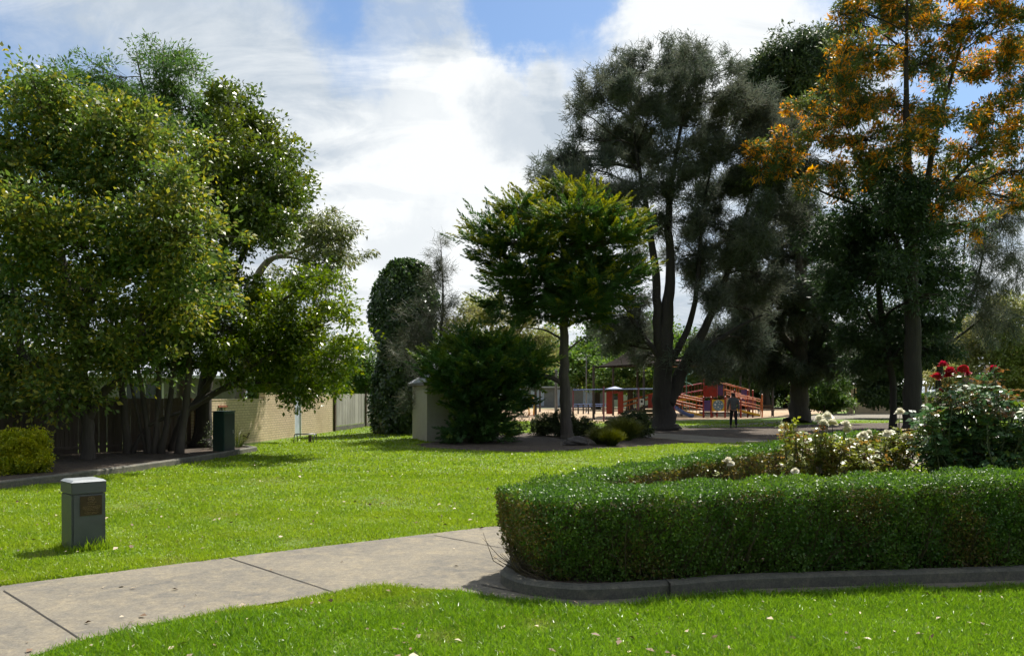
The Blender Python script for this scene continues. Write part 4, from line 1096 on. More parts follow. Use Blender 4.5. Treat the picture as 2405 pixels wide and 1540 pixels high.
def build_grass():
    rng = rs(91)
    Vs, rn, ti = [], [], []
    def patch(n, y0, y1, h, wd, lim=.66, z=0.0):
        n = int(n * (1 + 3.2 / (.33 * (y0 + y1))))
        y = y0 + (y1 - y0) * rng.random(n)
        x = (y * lim + 3.2) * rng.uniform(-1, 1, n)
        P = np.stack([x, y, np.full(n, z)], 1)
        j = rng.normal(size=(n, 2)) * .012
        wv = np.stack([.02 * np.sin(x * 5.1 + y * 3) + .012 * np.sin(x * 17 - y * 11), .025 * np.sin(x * 4.3 - y * 2.2) + .014 * np.sin(x * 13 + y * 9)], 1)
        k = ~(inside(P[:, :2] + j + wv, PATH) | inside(P[:, :2], SIDEPOLY) | inside(P[:, :2], BEDPOLY) | inside(P[:, :2] + j * 6, DIRTPOLY))
        P = P[k]; m = len(P)
        x, y = P[:, 0], P[:, 1]
        wear = np.zeros(m)
        for wx, wy, wr in ((402, 1322, .22), (975, 1424, .20), (95, 1306, .20), (1265, 1470, .16), (700, 1270, .18), (520, 1212, .3), (1040, 1500, .15), (900, 1180, .5), (300, 1190, .4), (1000, 1050, 1.1), (1330, 1085, .7), (620, 1130, .6)):
            c_ = G(wx, wy)
            wear = np.maximum(wear, np.exp(-(((x - c_[0]) / wr) ** 2 + ((y - c_[1]) / (wr * 1.3)) ** 2)))
        wear = np.clip(wear * rng.uniform(.3, 1.3, m), 0, 1)
        tall = 1 + .35 * np.sin(x * 2.1 + 1.3 * np.sin(y * 1.7)) * np.sin(y * 2.9 + x) + .25 * np.sin(x * 7.3) * np.sin(y * 6.1)
        hh = h * tall * rng.uniform(.55, 1.3, m) * (1 - .55 * wear)
        A = unit(np.stack([rng.normal(size=m) * .55, rng.normal(size=m) * .55, np.ones(m)], 1))
        S = unit(np.cross(A, rng.normal(size=(m, 3))))
        M = P + A * (hh * .6)[:, None]
        B2 = unit(A + rng.normal(size=(m, 3)) * np.array([.7, .7, .2]))
        E = M + B2 * (hh * .5)[:, None]
        ww = wd * rng.uniform(.7, 1.3, m)[:, None]
        Vs.append(np.stack([P - S * ww / 2, P + S * ww / 2, M + S * ww * .45, M - S * ww * .45], 1)); Vs.append(np.stack([M - S * ww * .45, M + S * ww * .45, E + S * .0006, E - S * .0006], 1))
        r = np.clip(rng.normal(.5, .25, m) , 0, 1)
        dry = rng.random(m) < .05 + .06 * np.clip(np.sin(x * 1.3 + 2) * np.sin(y * 1.1 + .5), 0, 1)
        t = np.maximum(dry * rng.uniform(.3, 1, m), (wear > .35) * wear * .9)
        rn.extend([r, r]); ti.extend([t, t])
    patch(150000, 4.6, 7.3, .062, .0052)
    patch(60000, 6.0, 8.2, .05, .006)
    patch(150000, 7.2, 11.5, .045, .0075)
    patch(130000, 11, 17, .045, .012)
    patch(110000, 16, 28, .05, .022)
    patch(60000, 27, 50, .05, .045)
    # taller growth the mower misses round the pillar
    n = 700
    a = rng.random(n) * 2 * math.pi
    c = np.array([-4.42, 8.55])
    V = np.concatenate(Vs)
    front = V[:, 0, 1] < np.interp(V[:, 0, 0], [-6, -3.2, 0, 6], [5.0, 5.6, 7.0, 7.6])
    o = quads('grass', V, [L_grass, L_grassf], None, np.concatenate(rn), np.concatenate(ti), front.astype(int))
    o['kind'] = 'stuff'
build_grass()
# fallen leaves and scraps on the lawn
def fallen():
    rng = rs(95)
    n = 900
    y = 5.0 + 19 * rng.random(n) ** 1.3
    x = y * .63 * rng.uniform(-1, 1, n)
    P = np.stack([x, y, np.full(n, .045)], 1)
    P = P[~(inside(P[:, :2], BEDPOLY) | inside(P[:, :2], SIDEPOLY))]
    P[inside(P[:, :2], PATH) , 2] = .02
    keep = ~inside(P[:, :2], PATH) | (rng.random(len(P)) < .3)
    P = P[keep]; m = len(P)
    A = unit(rng.normal(size=(m, 3)) * np.array([1, 1, .25])); Nn = unit(rng.normal(size=(m, 3)) * .4 + np.array([0, 0, 1]))
    L = rng.uniform(.025, .075, m)
    mats = [paint('dead_leaf_pale', (.50, .40, .27), .6), paint('dead_leaf_brown', (.16, .095, .05), .7)]
    o = quads('fallen_leaves', diamonds(P, A, Nn, L, L * rng.uniform(.35, .7, m), .2), mats, None, None, None, (rng.random(m) < .5).astype(int))
    o['kind'] = 'stuff'
fallen()

# ================================================================== BUILT THINGS ALONG THE SIDE
def brickmat(name, c1, c2, mortar):
    m, nt, b = newmat(name)
    tc_ = nt.nodes.new('ShaderNodeTexCoord')
    sp = nt.nodes.new('ShaderNodeSeparateXYZ'); nt.links.new(tc_.outputs['Object'], sp.inputs[0])
    cb = nt.nodes.new('ShaderNodeCombineXYZ'); nt.links.new(sp.outputs[0], cb.inputs[0]); nt.links.new(sp.outputs[2], cb.inputs[1])
    br = nt.nodes.new('ShaderNodeTexBrick')
    nt.links.new(cb.outputs[0], br.inputs['Vector'])
    br.inputs['Scale'].default_value = 1; br.inputs['Brick Width'].default_value = .24; br.inputs['Row Height'].default_value = .086; br.inputs['Mortar Size'].default_value = .007
    br.inputs['Color1'].default_value = (*c1, 1); br.inputs['Color2'].default_value = (*c2, 1); br.inputs['Mortar'].default_value = (*mortar, 1)
    st = noise(nt, .8, 5, .65, tc_.outputs['Object'])
    fine = noise(nt, 9, 5, .7, tc_.outputs['Object'])
    col = mixcol(nt, ramp(nt, st, .45, .72), br.outputs['Color'], (.46, .35, .21))
    col = mixcol(nt, 1.0, col, mixcol(nt, ramp(nt, fine, .3, .7), (.8, .8, .8), (1.1, 1.1, 1.1)), 'MULTIPLY')
    nt.links.new(col, b.inputs['Base Color']); b.inputs['Roughness'].default_value = .9
    bump(nt, b, br.outputs['Fac'], -.5, .01)
    return m
M_brick = brickmat('cream_brick', (.62, .49, .31), (.68, .54, .35), (.24, .19, .14))
M_galv = paint('pale_metal', (.55, .58, .62), .35, .08, .3)
M_doorp = paint('door_paint', (.50, .55, .62), .5)
M_white = paint('white_paint', (.75, .75, .73), .5, .08)
M_glass = paint('dark_glass', (.05, .06, .07), .1, .2)
M_brown = paint('brown_post', (.09, .06, .045), .8)
M_redlintel = paint('red_sill', (.35, .12, .07), .7)
M_green = paint('cabinet_green', (.022, .060, .045), .45, .2)
M_green2 = paint('cabinet_dark', (.012, .022, .02), .5, .2)
M_metal = paint('grey_steel', (.20, .20, .21), .4, .15, .6)

A0, A1 = np.array([-9.2, 24.2]), np.array([-7.9, 36.4])
wl = np.linalg.norm(A1 - A0); wa = math.atan2(*(A1 - A0)[::-1])
wall = thing('brick_wall', (A0[0], A0[1], 0), 'cream brick boundary wall with a stepped top and a pale door', 'wall', rz=wa)
s0, d0_, d1_ = .394 * wl, .625 * wl, .682 * wl
mb = MB()
# wall pieces butt end to end round the window and the door
w0, w1, wz0, wz1 = .104 * wl, .14 * wl, 1.02, 1.235
for x0, x1, z0, z1 in ((-.3, w0, -.1, 1.45), (w0, w1, -.1, wz0), (w0, w1, wz1, 1.45), (w1, s0, -.1, 1.45), (s0, d0_, -.1, 1.66), (d0_, d1_, 1.58, 1.66), (d1_, wl, -.1, 1.66)):
    mb.box(((x0 + x1) / 2, .115, (z0 + z1) / 2), (x1 - x0, .23, z1 - z0))
mb.build('masonry', M_brick, wall)
MB().box((s0 / 2 - .15, .115, 1.47), (s0 + .3 - .02, .25, .035)).box(((s0 + wl) / 2, .115, 1.68), (wl - s0 + .02, .25, .035)).build('coping', M_brick, wall)
dr = MB().box(((d0_ + d1_) / 2, .06, .79), (d1_ - d0_ - .06, .045, 1.56)).build('door', M_doorp, wall)
MB().box((d0_ + .015, .05, .79), (.03, .1, 1.58)).box((d1_ - .015, .05, .79), (.03, .1, 1.58)).build('frame', M_white, dr)
MB().tube([(d1_ - .09, .02, .82), (d1_ - .09, -.03, .82), (d1_ - .16, -.035, .82)], .011, 8).build('handle', M_metal, dr)
wn = MB().box(((w0 + w1) / 2, .12, (wz0 + wz1) / 2), (w1 - w0, .02, wz1 - wz0)).build('window', M_glass, wall)
MB().box((w0 + .02, .07, (wz0 + wz1) / 2), (.035, .06, wz1 - wz0)).box((w1 - .02, .07, (wz0 + wz1) / 2), (.035, .06, wz1 - wz0)).box(((w0 + w1) / 2, .07, wz0 + .02), (w1 - w0 - .08, .06, .035)).box(((w0 + w1) / 2, .08, (wz0 + wz1) / 2), (.02, .05, wz1 - wz0 - .04)).build('frame', M_white, wn)
MB().box(((w0 + w1) / 2 + .02, .02, wz1 + .028), (w1 - w0 + .16, .12, .05)).build('lintel', M_redlintel, wn)
hp = MB()
for x, z in ((3.0, .28), (3.35, .22), (3.45, .33)):
    hp.tube([(x, -.004, z), (x, -.03, z)], .035, 8)
hp.tube([(3.0, -.03, .28), (3.2, -.05, .2), (3.45, -.03, .33)], .02, 6)
hp.build('pipe_stub', M_brown, wall)

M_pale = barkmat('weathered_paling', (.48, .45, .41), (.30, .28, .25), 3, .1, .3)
M_paleb = barkmat('brown_paling', (.16, .125, .095), (.09, .07, .055), 4, .1, .4)  # dark brown boards of the left fence
def paling_fence(name, label, a, b, h, mat, posts, z0, seed, pitch=.105):
    rng = rs(seed)
    a, b = np.array(a), np.array(b)
    L = np.linalg.norm(b - a); an = math.atan2(*(b - a)[::-1])
    root = thing(name, (a[0], a[1], 0), label, 'fence', rz=an)
    mb = MB()
    x = .05
    while x < L:
        if all(abs(x - p) > .09 for p in posts):
            mb.box((x, .0 + rng.normal() * .004, (z0 + h) / 2 + rng.normal() * .004), (pitch * .90, .016, h - z0 + rng.normal() * .012), rng.normal() * .012)
            if rng.random() < .8: mb.box((x + pitch / 2, .017, (z0 + h) / 2), (pitch * .5, .012, h - z0 - .02))
        x += pitch
    mb.build('palings', mat, root)
    for z in (z0 + .2, h - .25):
        MB().box((L / 2, .05, z), (L, .045, .075)).build('rail', mat, root)
    MB().box((L / 2, -.012, z0 / 2 - .02), (L, .03, z0)).build('plinth', M_kerb if z0 > .1 else mat, root)
    for p in posts:
        MB().box((p, -.02, h / 2), (.14, .12, h + .02)).build('post', M_brown, root)
pd = np.array([.87, 8.6]); pl_ = np.linalg.norm(pd)
paling_fence('paling_fence', 'sunlit weathered grey paling fence with dark posts, right of the brick wall', A1 + pd * .01, A1 + pd * 1.9, 1.66, M_pale, [.06, .581 * pl_, 1.25 * pl_], .22, 5)
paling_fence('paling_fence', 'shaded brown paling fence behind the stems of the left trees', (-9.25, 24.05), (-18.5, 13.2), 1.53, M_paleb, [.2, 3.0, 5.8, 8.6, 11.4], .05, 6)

# houses over the fence
M_roof = paint('metal_roof', (.48, .51, .55), .4, .1, .2)
M_wallp = paint('pale_render', (.26, .25, .23), .8)
M_tile = paint('dark_tile', (.10, .085, .08), .8)
def house(name, label, c, size, hw, hr, roofm, rz, wins):
    root = thing(name, (c[0], c[1], 0), label, 'house', rz=rz)
    sx, sy = size
    MB().box((0, 0, hw / 2), (sx, sy, hw)).build('walls', M_wallp, root)
    ox, oy = sx / 2 + .45, sy / 2 + .45
    rl = max(.1, ox - oy)
    vs = [(-ox, -oy, hw), (ox, -oy, hw), (ox, oy, hw), (-ox, oy, hw), (-rl, 0, hw + hr), (rl, 0, hw + hr)]
    rf = MB().add([(x, y, z + .004) for x, y, z in vs], [(0, 1, 5, 4), (1, 2, 5), (2, 3, 4, 5), (3, 0, 4), (3, 2, 1, 0)]).build('roof', roofm, root)
    g = MB()
    for p, q in ((vs[0], vs[1]), (vs[1], vs[2]), (vs[2], vs[3]), (vs[3], vs[0])):
        g.bar((p[0], p[1], hw - .06), (q[0], q[1], hw - .06), .12, .11)
    g.build('gutter', M_white, root)
    for x, y, wz in wins:
        f = MB().box((x, y, 1.45), (1.3 if wz == 0 else .04, .04 if wz == 0 else 1.3, 1.1)).build('window', M_glass, root)
        fr = MB()
        for k in (-.65, 0, .65):
            fr.box((x + (k if wz == 0 else 0), y + (0 if wz == 0 else k), 1.45), (.07, .07, 1.2))
        fr.build('frame', M_white, f)
    return root
house('house', 'pale house with a light metal roof behind the shaded fence', (-17.5, 31.5), (11, 8), 2.35, 1.5, M_roof, D2R(42), [(-2, -4.0, 0), (2, -4.0, 0), (5.5, 0, 1)])
h2 = house('house', 'house with a dark tiled roof showing over the grey fence, an aerial above it', (-13.6, 64), (9, 8), 2.9, 2.0, M_tile, .1, [(0, -4.0, 0)])
p = W(831, 822, 62)
ant = thing('antenna', (p[0], p[1], p[2] - .5), 'thin television aerial on the dark roof over the grey fence', 'aerial')
MB().tube([(0, 0, 0), (0, 0, 1.45)], .025, 6).build('mast', M_metal, ant)
am = MB().tube([(-.35, 0, 1.35), (.35, 0, 1.35)], .015, 5)
for k in (-.3, -.15, 0, .15, .3):
    am.tube([(k, -.2, 1.36), (k, .2, 1.36)], .008, 4)
am.build('elements', M_metal, ant)

# memorial pillar with its plaque
M_pil = paint('pillar_paint', (.072, .080, .083), .4, .12, 0, 6, .1)
M_cap = paint('pillar_cap', (.30, .32, .33), .4, .08, 0, 8)
M_bronze = paint('bronze_plate', (.055, .038, .018), .4, .25, .5, 12)
M_bronze2 = paint('bronze_raised', (.17, .12, .06), .35, .1, .6, 12)
pil = thing('plaque_pillar', (-4.593, 8.83, 0), 'short grey painted pillar with a bronze plaque, standing on the lawn', 'memorial pillar', rz=D2R(44))
MB().box((0, 0, .29), (.335, .375, .64)).build('column', M_pil, pil, bevel=.018)
MB().box((0, 0, .664), (.344, .384, .125)).build('collar', M_pil, pil, bevel=.008)
cp = MB()
a, b_ = .173, .193
vs = [(-a, -b_, .7235), (a, -b_, .7235), (a, b_, .7235), (-a, b_, .7235), (-a + .028, -b_ + .028, .745), (a - .028, -b_ + .028, .745), (a - .028, b_ - .028, .745), (-a + .028, b_ - .028, .745)]
cp.add(vs, [(0, 1, 5, 4), (1, 2, 6, 5), (2, 3, 7, 6), (3, 0, 4, 7), (4, 5, 6, 7), (3, 2, 1, 0)]).build('cap', M_cap, pil)
pq = MB().box((.018, -.191, .475), (.215, .010, .205)).build('plaque', M_bronze, pil)
em = MB()
em.tube([(.018 + .032 * math.cos(t), -.1965, .545 + .022 * math.sin(t)) for t in np.linspace(0, 2 * math.pi, 17)], .003, 5, cap=False)
em.box((.018, -.1965, .543), (.04, .003, .006)).box((.018, -.1965, .552), (.006, .003, .03))
em.build('emblem', M_bronze2, pq)
ln = MB()
r = rs(4)
for k, (z, wd) in enumerate(((.508, .075), (.488, .06), (.466, .16), (.452, .17), (.438, .15), (.424, .12), (.402, .13), (.389, .09))):
    x = -wd / 2
    while x < wd / 2:
        l = r.uniform(.006, .018)
        ln.box((.018 + x + l / 2, -.1965, z), (l, .003, .006)); x += l + .005
ln.build('raised_lines', M_bronze2, pq)
tuft = rs(7)
n = 420
aa = tuft.random(n); side_ = tuft.random(n) < .6
lx = np.where(side_, -.2 + .42 * aa, -.20); ly = np.where(side_, -.215, -.2 + .4 * aa)
ca, sa = math.cos(D2R(44)), math.sin(D2R(44))
P = np.stack([-4.593 + ca * lx - sa * ly, 8.83 + sa * lx + ca * ly, np.zeros(n)], 1) + tuft.normal(size=(n, 3)) * np.array([.035, .035, 0])
P[:, 2] = 0
A = unit(tuft.normal(size=(n, 3)) * .35 + np.array([.05, -.15, 1]))
Lh = tuft.uniform(.06, .17, n) * np.where(side_ & (aa > .35), 1.1, .6)
o = quads('long_grass', strips(P, A, Lh, .008, tuft, .1), L_grass, None, tuft.random(n), np.zeros(n))
o['kind'] = 'stuff'

# green service cabinet
cd = np.array([-7.8, 22.3]); cu = cd / np.linalg.norm(cd)
cc = cd + cu * .30
cab = thing('service_cabinet', (cc[0], cc[1], 0), 'tall dark green metal service cabinet at the end of the side bed', 'cabinet', rz=math.atan2(-cu[1], -cu[0]) + D2R(45))
MB().box((0, 0, .575), (.41, .41, 1.15)).build('body', M_green, cab, bevel=.008)
MB().box((0, 0, 1.17), (.44, .44, .035)).build('lid', M_green, cab, bevel=.006)
dd = MB().box((.2085, 0, .60), (.008, .36, 1.02)).build('door', M_green2, cab)
MB().box((.218, .12, .62), (.012, .03, .10)).build('handle', M_metal, dd)
MB().box((0, .2085, .60), (.36, .008, 1.02)).build('panel', M_green, cab)
MB().box((0, 0, .02), (.50, .50, .05)).build('plinth', M_kerb, cab)

# low metal frame by the door in the wall
q0, q1 = G(694, 1040), G(741, 1040)
fr = thing('bike_rack', ((q0[0] + q1[0]) / 2, q0[1], 0), 'low bent steel tube frame standing on the lawn before the pale door', 'bike rack')
for k, x in enumerate((-.33, .33)):
    MB().tube([(x - .03, -.16, -.02), (x - .01, -.15, .22), (x, -.12, .29), (x, .12, .29), (x + .01, .15, .22), (x + .03, .16, -.02)], .017, 8).build('hoop', M_metal, fr, smooth=True)
MB().tube([(-.33, -.12, .305), (.33, -.12, .305)], .016, 8).tube([(-.33, .12, .305), (.33, .12, .305)], .016, 8).build('rail', M_metal, fr, smooth=True)
MB().box((.14, .05, .13), (.09, .07, .28)).build('stake', M_brown, fr)

# cream shed
M_cream = paint('cream_render', (.36, .335, .28), .85, .08, 0, 5, .2)
M_fascia = paint('dark_fascia', (.06, .055, .05), .6)
ud = math.atan2(.4, 1.2)
shed = thing('shed', (-2.94, 28.5, 0), 'small cream rendered shed with a pyramid metal roof behind the cypress bush', 'shed', rz=ud)
MB().box((1.3, 1.25, .98), (2.6, 2.5, 1.98)).build('walls', M_cream, shed)
MB().box((1.3, 1.25, 1.99), (2.9, 2.8, .09)).build('fascia', M_fascia, shed)
MB().add([(-.16, -.16, 2.04), (2.76, -.16, 2.04), (2.76, 2.66, 2.04), (-.16, 2.66, 2.04), (1.3, 1.25, 3.0)], [(0, 1, 4), (1, 2, 4), (2, 3, 4), (3, 0, 4), (3, 2, 1, 0)]).build('roof', M_galv, shed)
sdm = MB().box((1.6, -.012, .9), (.85, .03, 1.78)).build('door', M_cream, shed)
MB().tube([(1.28, -.03, .9), (1.28, -.07, .9), (1.36, -.075, .9)], .012, 6).build('handle', M_metal, sdm)

# rock under the cypress
rk = rs(8)
bm = bmesh.new(); bmesh.ops.create_icosphere(bm, subdivisions=3, radius=1)
for v in bm.verts:
    f = 1 + .14 * math.sin(v.co.x * 3 + 1) * math.cos(v.co.y * 4) + .08 * math.sin(v.co.z * 7 + v.co.x * 5)
    v.co = Vector((v.co.x * .42 * f, v.co.y * .3 * f, v.co.z * .17 * f + .10))
me = bpy.data.meshes.new('rock'); bm.to_mesh(me); bm.free()
me.materials.append(paint('rock', (.07, .06, .055), .9, .35, 0, 6, .6))
o = bpy.data.objects.new('rock', me); COL.objects.link(o)
g_ = G(1352, 1045); o.location = (g_[0], g_[1], 0)
tag(o, 'flat dark rock lying on the litter beside the cypress trunk', 'rock')

# ================================================================== PLAYGROUND
C_red = paint('play_red', (.30, .028, .022), .35, .15)
C_orange = paint('play_orange', (.62, .16, .03), .35, .12)
C_yellow = paint('play_yellow', (.62, .38, .03), .4, .12)
C_blue = paint('play_blue', (.045, .10, .32), .35, .12)
C_purple = paint('play_purple', (.085, .05, .18), .4, .12)
C_mauve = paint('play_mauve', (.20, .07, .10), .4, .12)
C_brown = paint('shade_post', (.055, .045, .04), .6, .15)
C_shade = paint('shade_cloth', (.016, .012, .010), .95, .2)
C_green = paint('play_green', (.10, .28, .20), .4, .12)
C_disc = paint('disc_blue', (.14, .22, .30), .35, .1)
C_tan = paint('panel_tan', (.42, .27, .19), .5, .1)
C_pink = paint('shade_trim', (.50, .20, .16), .6, .1)
C_timber = barkmat('bench_timber', (.15, .10, .065), (.085, .06, .04), 6, .2, .3)

def R2(x, y, d, o):
    return W(x, y, d) - np.array(o)

# main climbing tower with ramps
D = 57.0
o = W(1680, 980.5, D); o[2] = 0
tower = thing('play_tower', tuple(o), 'big red and orange play tower with ramps and a round blue panel', 'play structure')
def P_(x, y, dd=0): return tuple(W(x, y, D + dd) - o)
def post(x, ytop, dd=0, m=C_red, r=.055, par=tower):
    t = P_(x, ytop, dd)
    ob = MB().tube([(t[0], t[1], -.05), (t[0], t[1], t[2])], r, 10).build('post', m, par, smooth=False)
    MB().lathe([(r * 1.15, 0), (r * 1.15, .03), (r * .9, .07), (.01, .09)], (t[0], t[1], t[2]), 10).build('cap', m, ob)
for x, y in ((1652, 934), (1670, 934), (1703, 933), (1716, 934), (1584, 945), (1740, 938)):
    post(x, y)
for x, y in ((1653, 876), (1674, 876), (1684, 878)):
    post(x, y, 1.6)
for x, y in ((1725, 918), (1756, 918), (1768, 918), (1790, 928)):
    post(x, y, 1.2, C_red if x < 1785 else C_orange)
def panel(name, x0, y0, x1, y1, dd, m, th=.05, par=tower):
    a, b = P_(x0, y1, dd), P_(x1, y0, dd)
    return MB().box(((a[0] + b[0]) / 2, a[1], (a[2] + b[2]) / 2), (b[0] - a[0], th, b[2] - a[2])).build(name, m, par, bevel=.012)
panel('barrier_panel', 1654, 905, 1682, 932, 1.5, C_red)
panel('barrier_panel', 1653, 940, 1669, 966, 0, C_purple)
rp = panel('round_panel', 1672, 938, 1701, 965, -.02, C_yellow, .06)
c = P_(1686.5, 951.5, -.02); R_ = .37
dm = MB().tube([(c[0], c[1] - .075, c[2]), (c[0], c[1] - .032, c[2])], [R_, R_], 32)
dm.build('disc', C_disc, rp)
for a_, q, r in ((.4, .7, .045), (1.2, .65, .035), (2.0, .75, .05), (2.9, .6, .06), (3.7, .72, .03), (4.6, .3, .04), (5.2, .7, .035), (.9, .25, .035), (1.6, .85, .03)):
    MB().tube([(c[0] + R_ * q * math.cos(a_), c[1] - .084, c[2] + R_ * q * math.sin(a_)), (c[0] + R_ * q * math.cos(a_), c[1] - .07, c[2] + R_ * q * math.sin(a_))], r, 12).build('dot', M_white, rp)
panel('barrier_panel', 1704, 937, 1716, 966, 0, C_tan)
panel('barrier_panel', 1686, 903, 1698, 928, 1.9, C_purple)
panel('barrier_panel', 1741, 915, 1756, 940, 2.2, C_purple)
panel('barrier_panel', 1756, 938, 1776, 962, 1.0, C_mauve)
def deck(x0, x1, y, d0, d1):
    a, b = P_(x0, y, d0), P_(x1, y, d0)
    MB().box(((a[0] + b[0]) / 2, (d0 + d1) / 2, a[2]), (b[0] - a[0], d1 - d0, .08)).build('deck', C_brown, tower)
deck(1650, 1686, 934, 1.5, 3.0)
deck(1652, 1718, 969, .1, 1.4)
def play_ramp(x0, y0, x1, y1, dd, hb, rails, m=C_orange, edge=C_yellow, bal=None):
    """sloping walkway: two side beams, a deck between, handrails and balusters"""
    a, b = np.array(P_(x0, y0, dd)), np.array(P_(x1, y1, dd))
    for k in (0, 1.1):
        off = np.array([0, k, 0])
        MB().bar(a + off, b + off, .07, .13).build('side_beam', edge, tower)
        for r in rails:
            MB().tube([a + off + [0, 0, r], b + off + [0, 0, r]], .03, 8).build('handrail', m, tower)
        n = max(3, int(np.linalg.norm(b - a) / .45))
        for i in range(n + 1):
            q = a + (b - a) * i / n + off
            MB().tube([q, q + [0, 0, max(rails)]], .018, 6).build('baluster', bal or m, tower)
    MB().add([tuple(a + [0, .05, .02]), tuple(b + [0, .05, .02]), tuple(b + [0, 1.05, .02]), tuple(a + [0, 1.05, .02])], [(0, 1, 2, 3)]).build('ramp_deck', C_brown, tower)
play_ramp(1586, 961, 1652, 975, .3, 0, (.42, .62, .95, 1.12))
play_ramp(1716, 958, 1786, 975, .3, 0, (.45, .65, .95, 1.1), C_orange, C_yellow)
play_ramp(1578, 944, 1655, 930, 2.3, 0, (.45, .95), C_red, C_yellow, C_red)
play_ramp(1700, 929, 1760, 946, 3.0, 0, (.5, .95), C_orange, C_brown, C_orange)
play_ramp(1462, 972, 1545, 948, 1.2, 0, (.5, .8), C_orange, C_brown, C_orange)
panel('barrier_panel', 1522, 926, 1546, 958, 1.0, C_red)
panel('barrier_panel', 1563, 880, 1572, 890, 2.0, C_red)
sl = MB()
pts = [np.array(P_(1586, 962, -.5)), np.array(P_(1600, 972, -.7)), np.array(P_(1618, 980, -.9)), np.array(P_(1628, 981, -1.0))]
q, r = resample(pts, [.22] * 4, 14)
ring = [(math.cos(t), math.sin(t)) for t in np.linspace(math.pi, 2 * math.pi, 9)]
vs = [(p_[0], p_[1] + .28 * u, p_[2] + .30 + .28 * v) for p_ in q for u, v in ring] + [(p_[0], p_[1] + .23 * u, p_[2] + .30 + .23 * v) for p_ in q for u, v in ring]
fs = []
m_ = len(ring); tot = len(q) * m_
for i in range(len(q) - 1):
    for j in range(m_ - 1):
        fs.append((i * m_ + j, i * m_ + j + 1, (i + 1) * m_ + j + 1, (i + 1) * m_ + j)); fs.append((tot + i * m_ + j, tot + (i + 1) * m_ + j, tot + (i + 1) * m_ + j + 1, tot + i * m_ + j + 1))
    for j in (0, m_ - 1):
        fs.append((i * m_ + j, (i + 1) * m_ + j, tot + (i + 1) * m_ + j, tot + i * m_ + j))
sl.add(vs, fs).build('slide', C_blue, tower, smooth=True)
g = MB()
hel = [np.array(P_(1612, 905, 2.0)) + np.array([.45 * math.cos(t), .45 * math.sin(t), t * .16]) for t in np.linspace(0, 11, 40)]
g.tube(hel, .03, 6, cap=False).tube([P_(1612, 985, 2.0), P_(1612, 868, 2.0)], .035, 8)
g.build('spiral_climber', C_green, tower)

# monkey bars with a red doorway panel
D = 50.0
o = W(1440, 989, D); o[2] = 0
mk = thing('monkey_bars', tuple(o), 'long blue overhead ladder on mauve posts with a red doorway panel', 'play structure')
for x, yt in ((1346, 917), (1418, 907), (1500, 910), (1545, 912)):
    for dd in (0, 1.0):
        t = P_(x, yt, dd)
        MB().tube([(t[0], t[1], -.05), t], .055, 10).build('post', C_mauve, mk)
for dd in (0, 1.0):
    MB().tube([P_(1346, 915.5, dd), P_(1420, 914, dd), P_(1545, 913, dd)], .035, 8).build('rail', C_blue, mk)
rb = MB()
for x in np.linspace(1350, 1543, 24):
    rb.tube([P_(x, 914, 0), P_(x, 914, 1.0)], .018, 6)
rb.build('rungs', C_blue, mk)
for x0, x1 in ((1424, 1438), (1451, 1464)):
    a, b = P_(x0, 972, .5), P_(x1, 918, .5)
    MB().box(((a[0] + b[0]) / 2, a[1], (a[2] + b[2]) / 2), (b[0] - a[0], .06, b[2] - a[2])).build('doorway_panel', C_red, mk, bevel=.01)
a, b = P_(1438.5, 924, .5), P_(1450.5, 917, .5)
MB().box(((a[0] + b[0]) / 2, a[1], (a[2] + b[2]) / 2), (b[0] - a[0], .06, b[2] - a[2])).build('doorway_lintel', C_red, mk)
pk = MB()
pk.add([P_(1421, 913, .2), P_(1444, 907, .5), P_(1466, 913, .2), P_(1421, 913, .8), P_(1466, 913, .8)], [(0, 2, 1), (3, 1, 4), (0, 1, 3), (2, 4, 1), (0, 3, 4, 2)]).build('doorway_roof', C_blue, mk)

D = 68.0
o = W(1385, 972, D); o[2] = 0
pb = thing('parallel_bars', tuple(o), 'low blue balance bars on short dark posts left of the red doorway', 'play structure')
for x in (1346, 1358, 1370, 1382, 1397, 1416, 1428):
    t = P_(x, 949, 0)
    MB().tube([(t[0], t[1], -.05), (t[0], t[1], t[2])], .06, 8).build('post', C_brown, pb)
for dy, z in ((0, 949), (0, 953.5)):
    MB().tube([P_(1344, z), P_(1430, z)], .035, 8).build('bar', C_blue, pb)

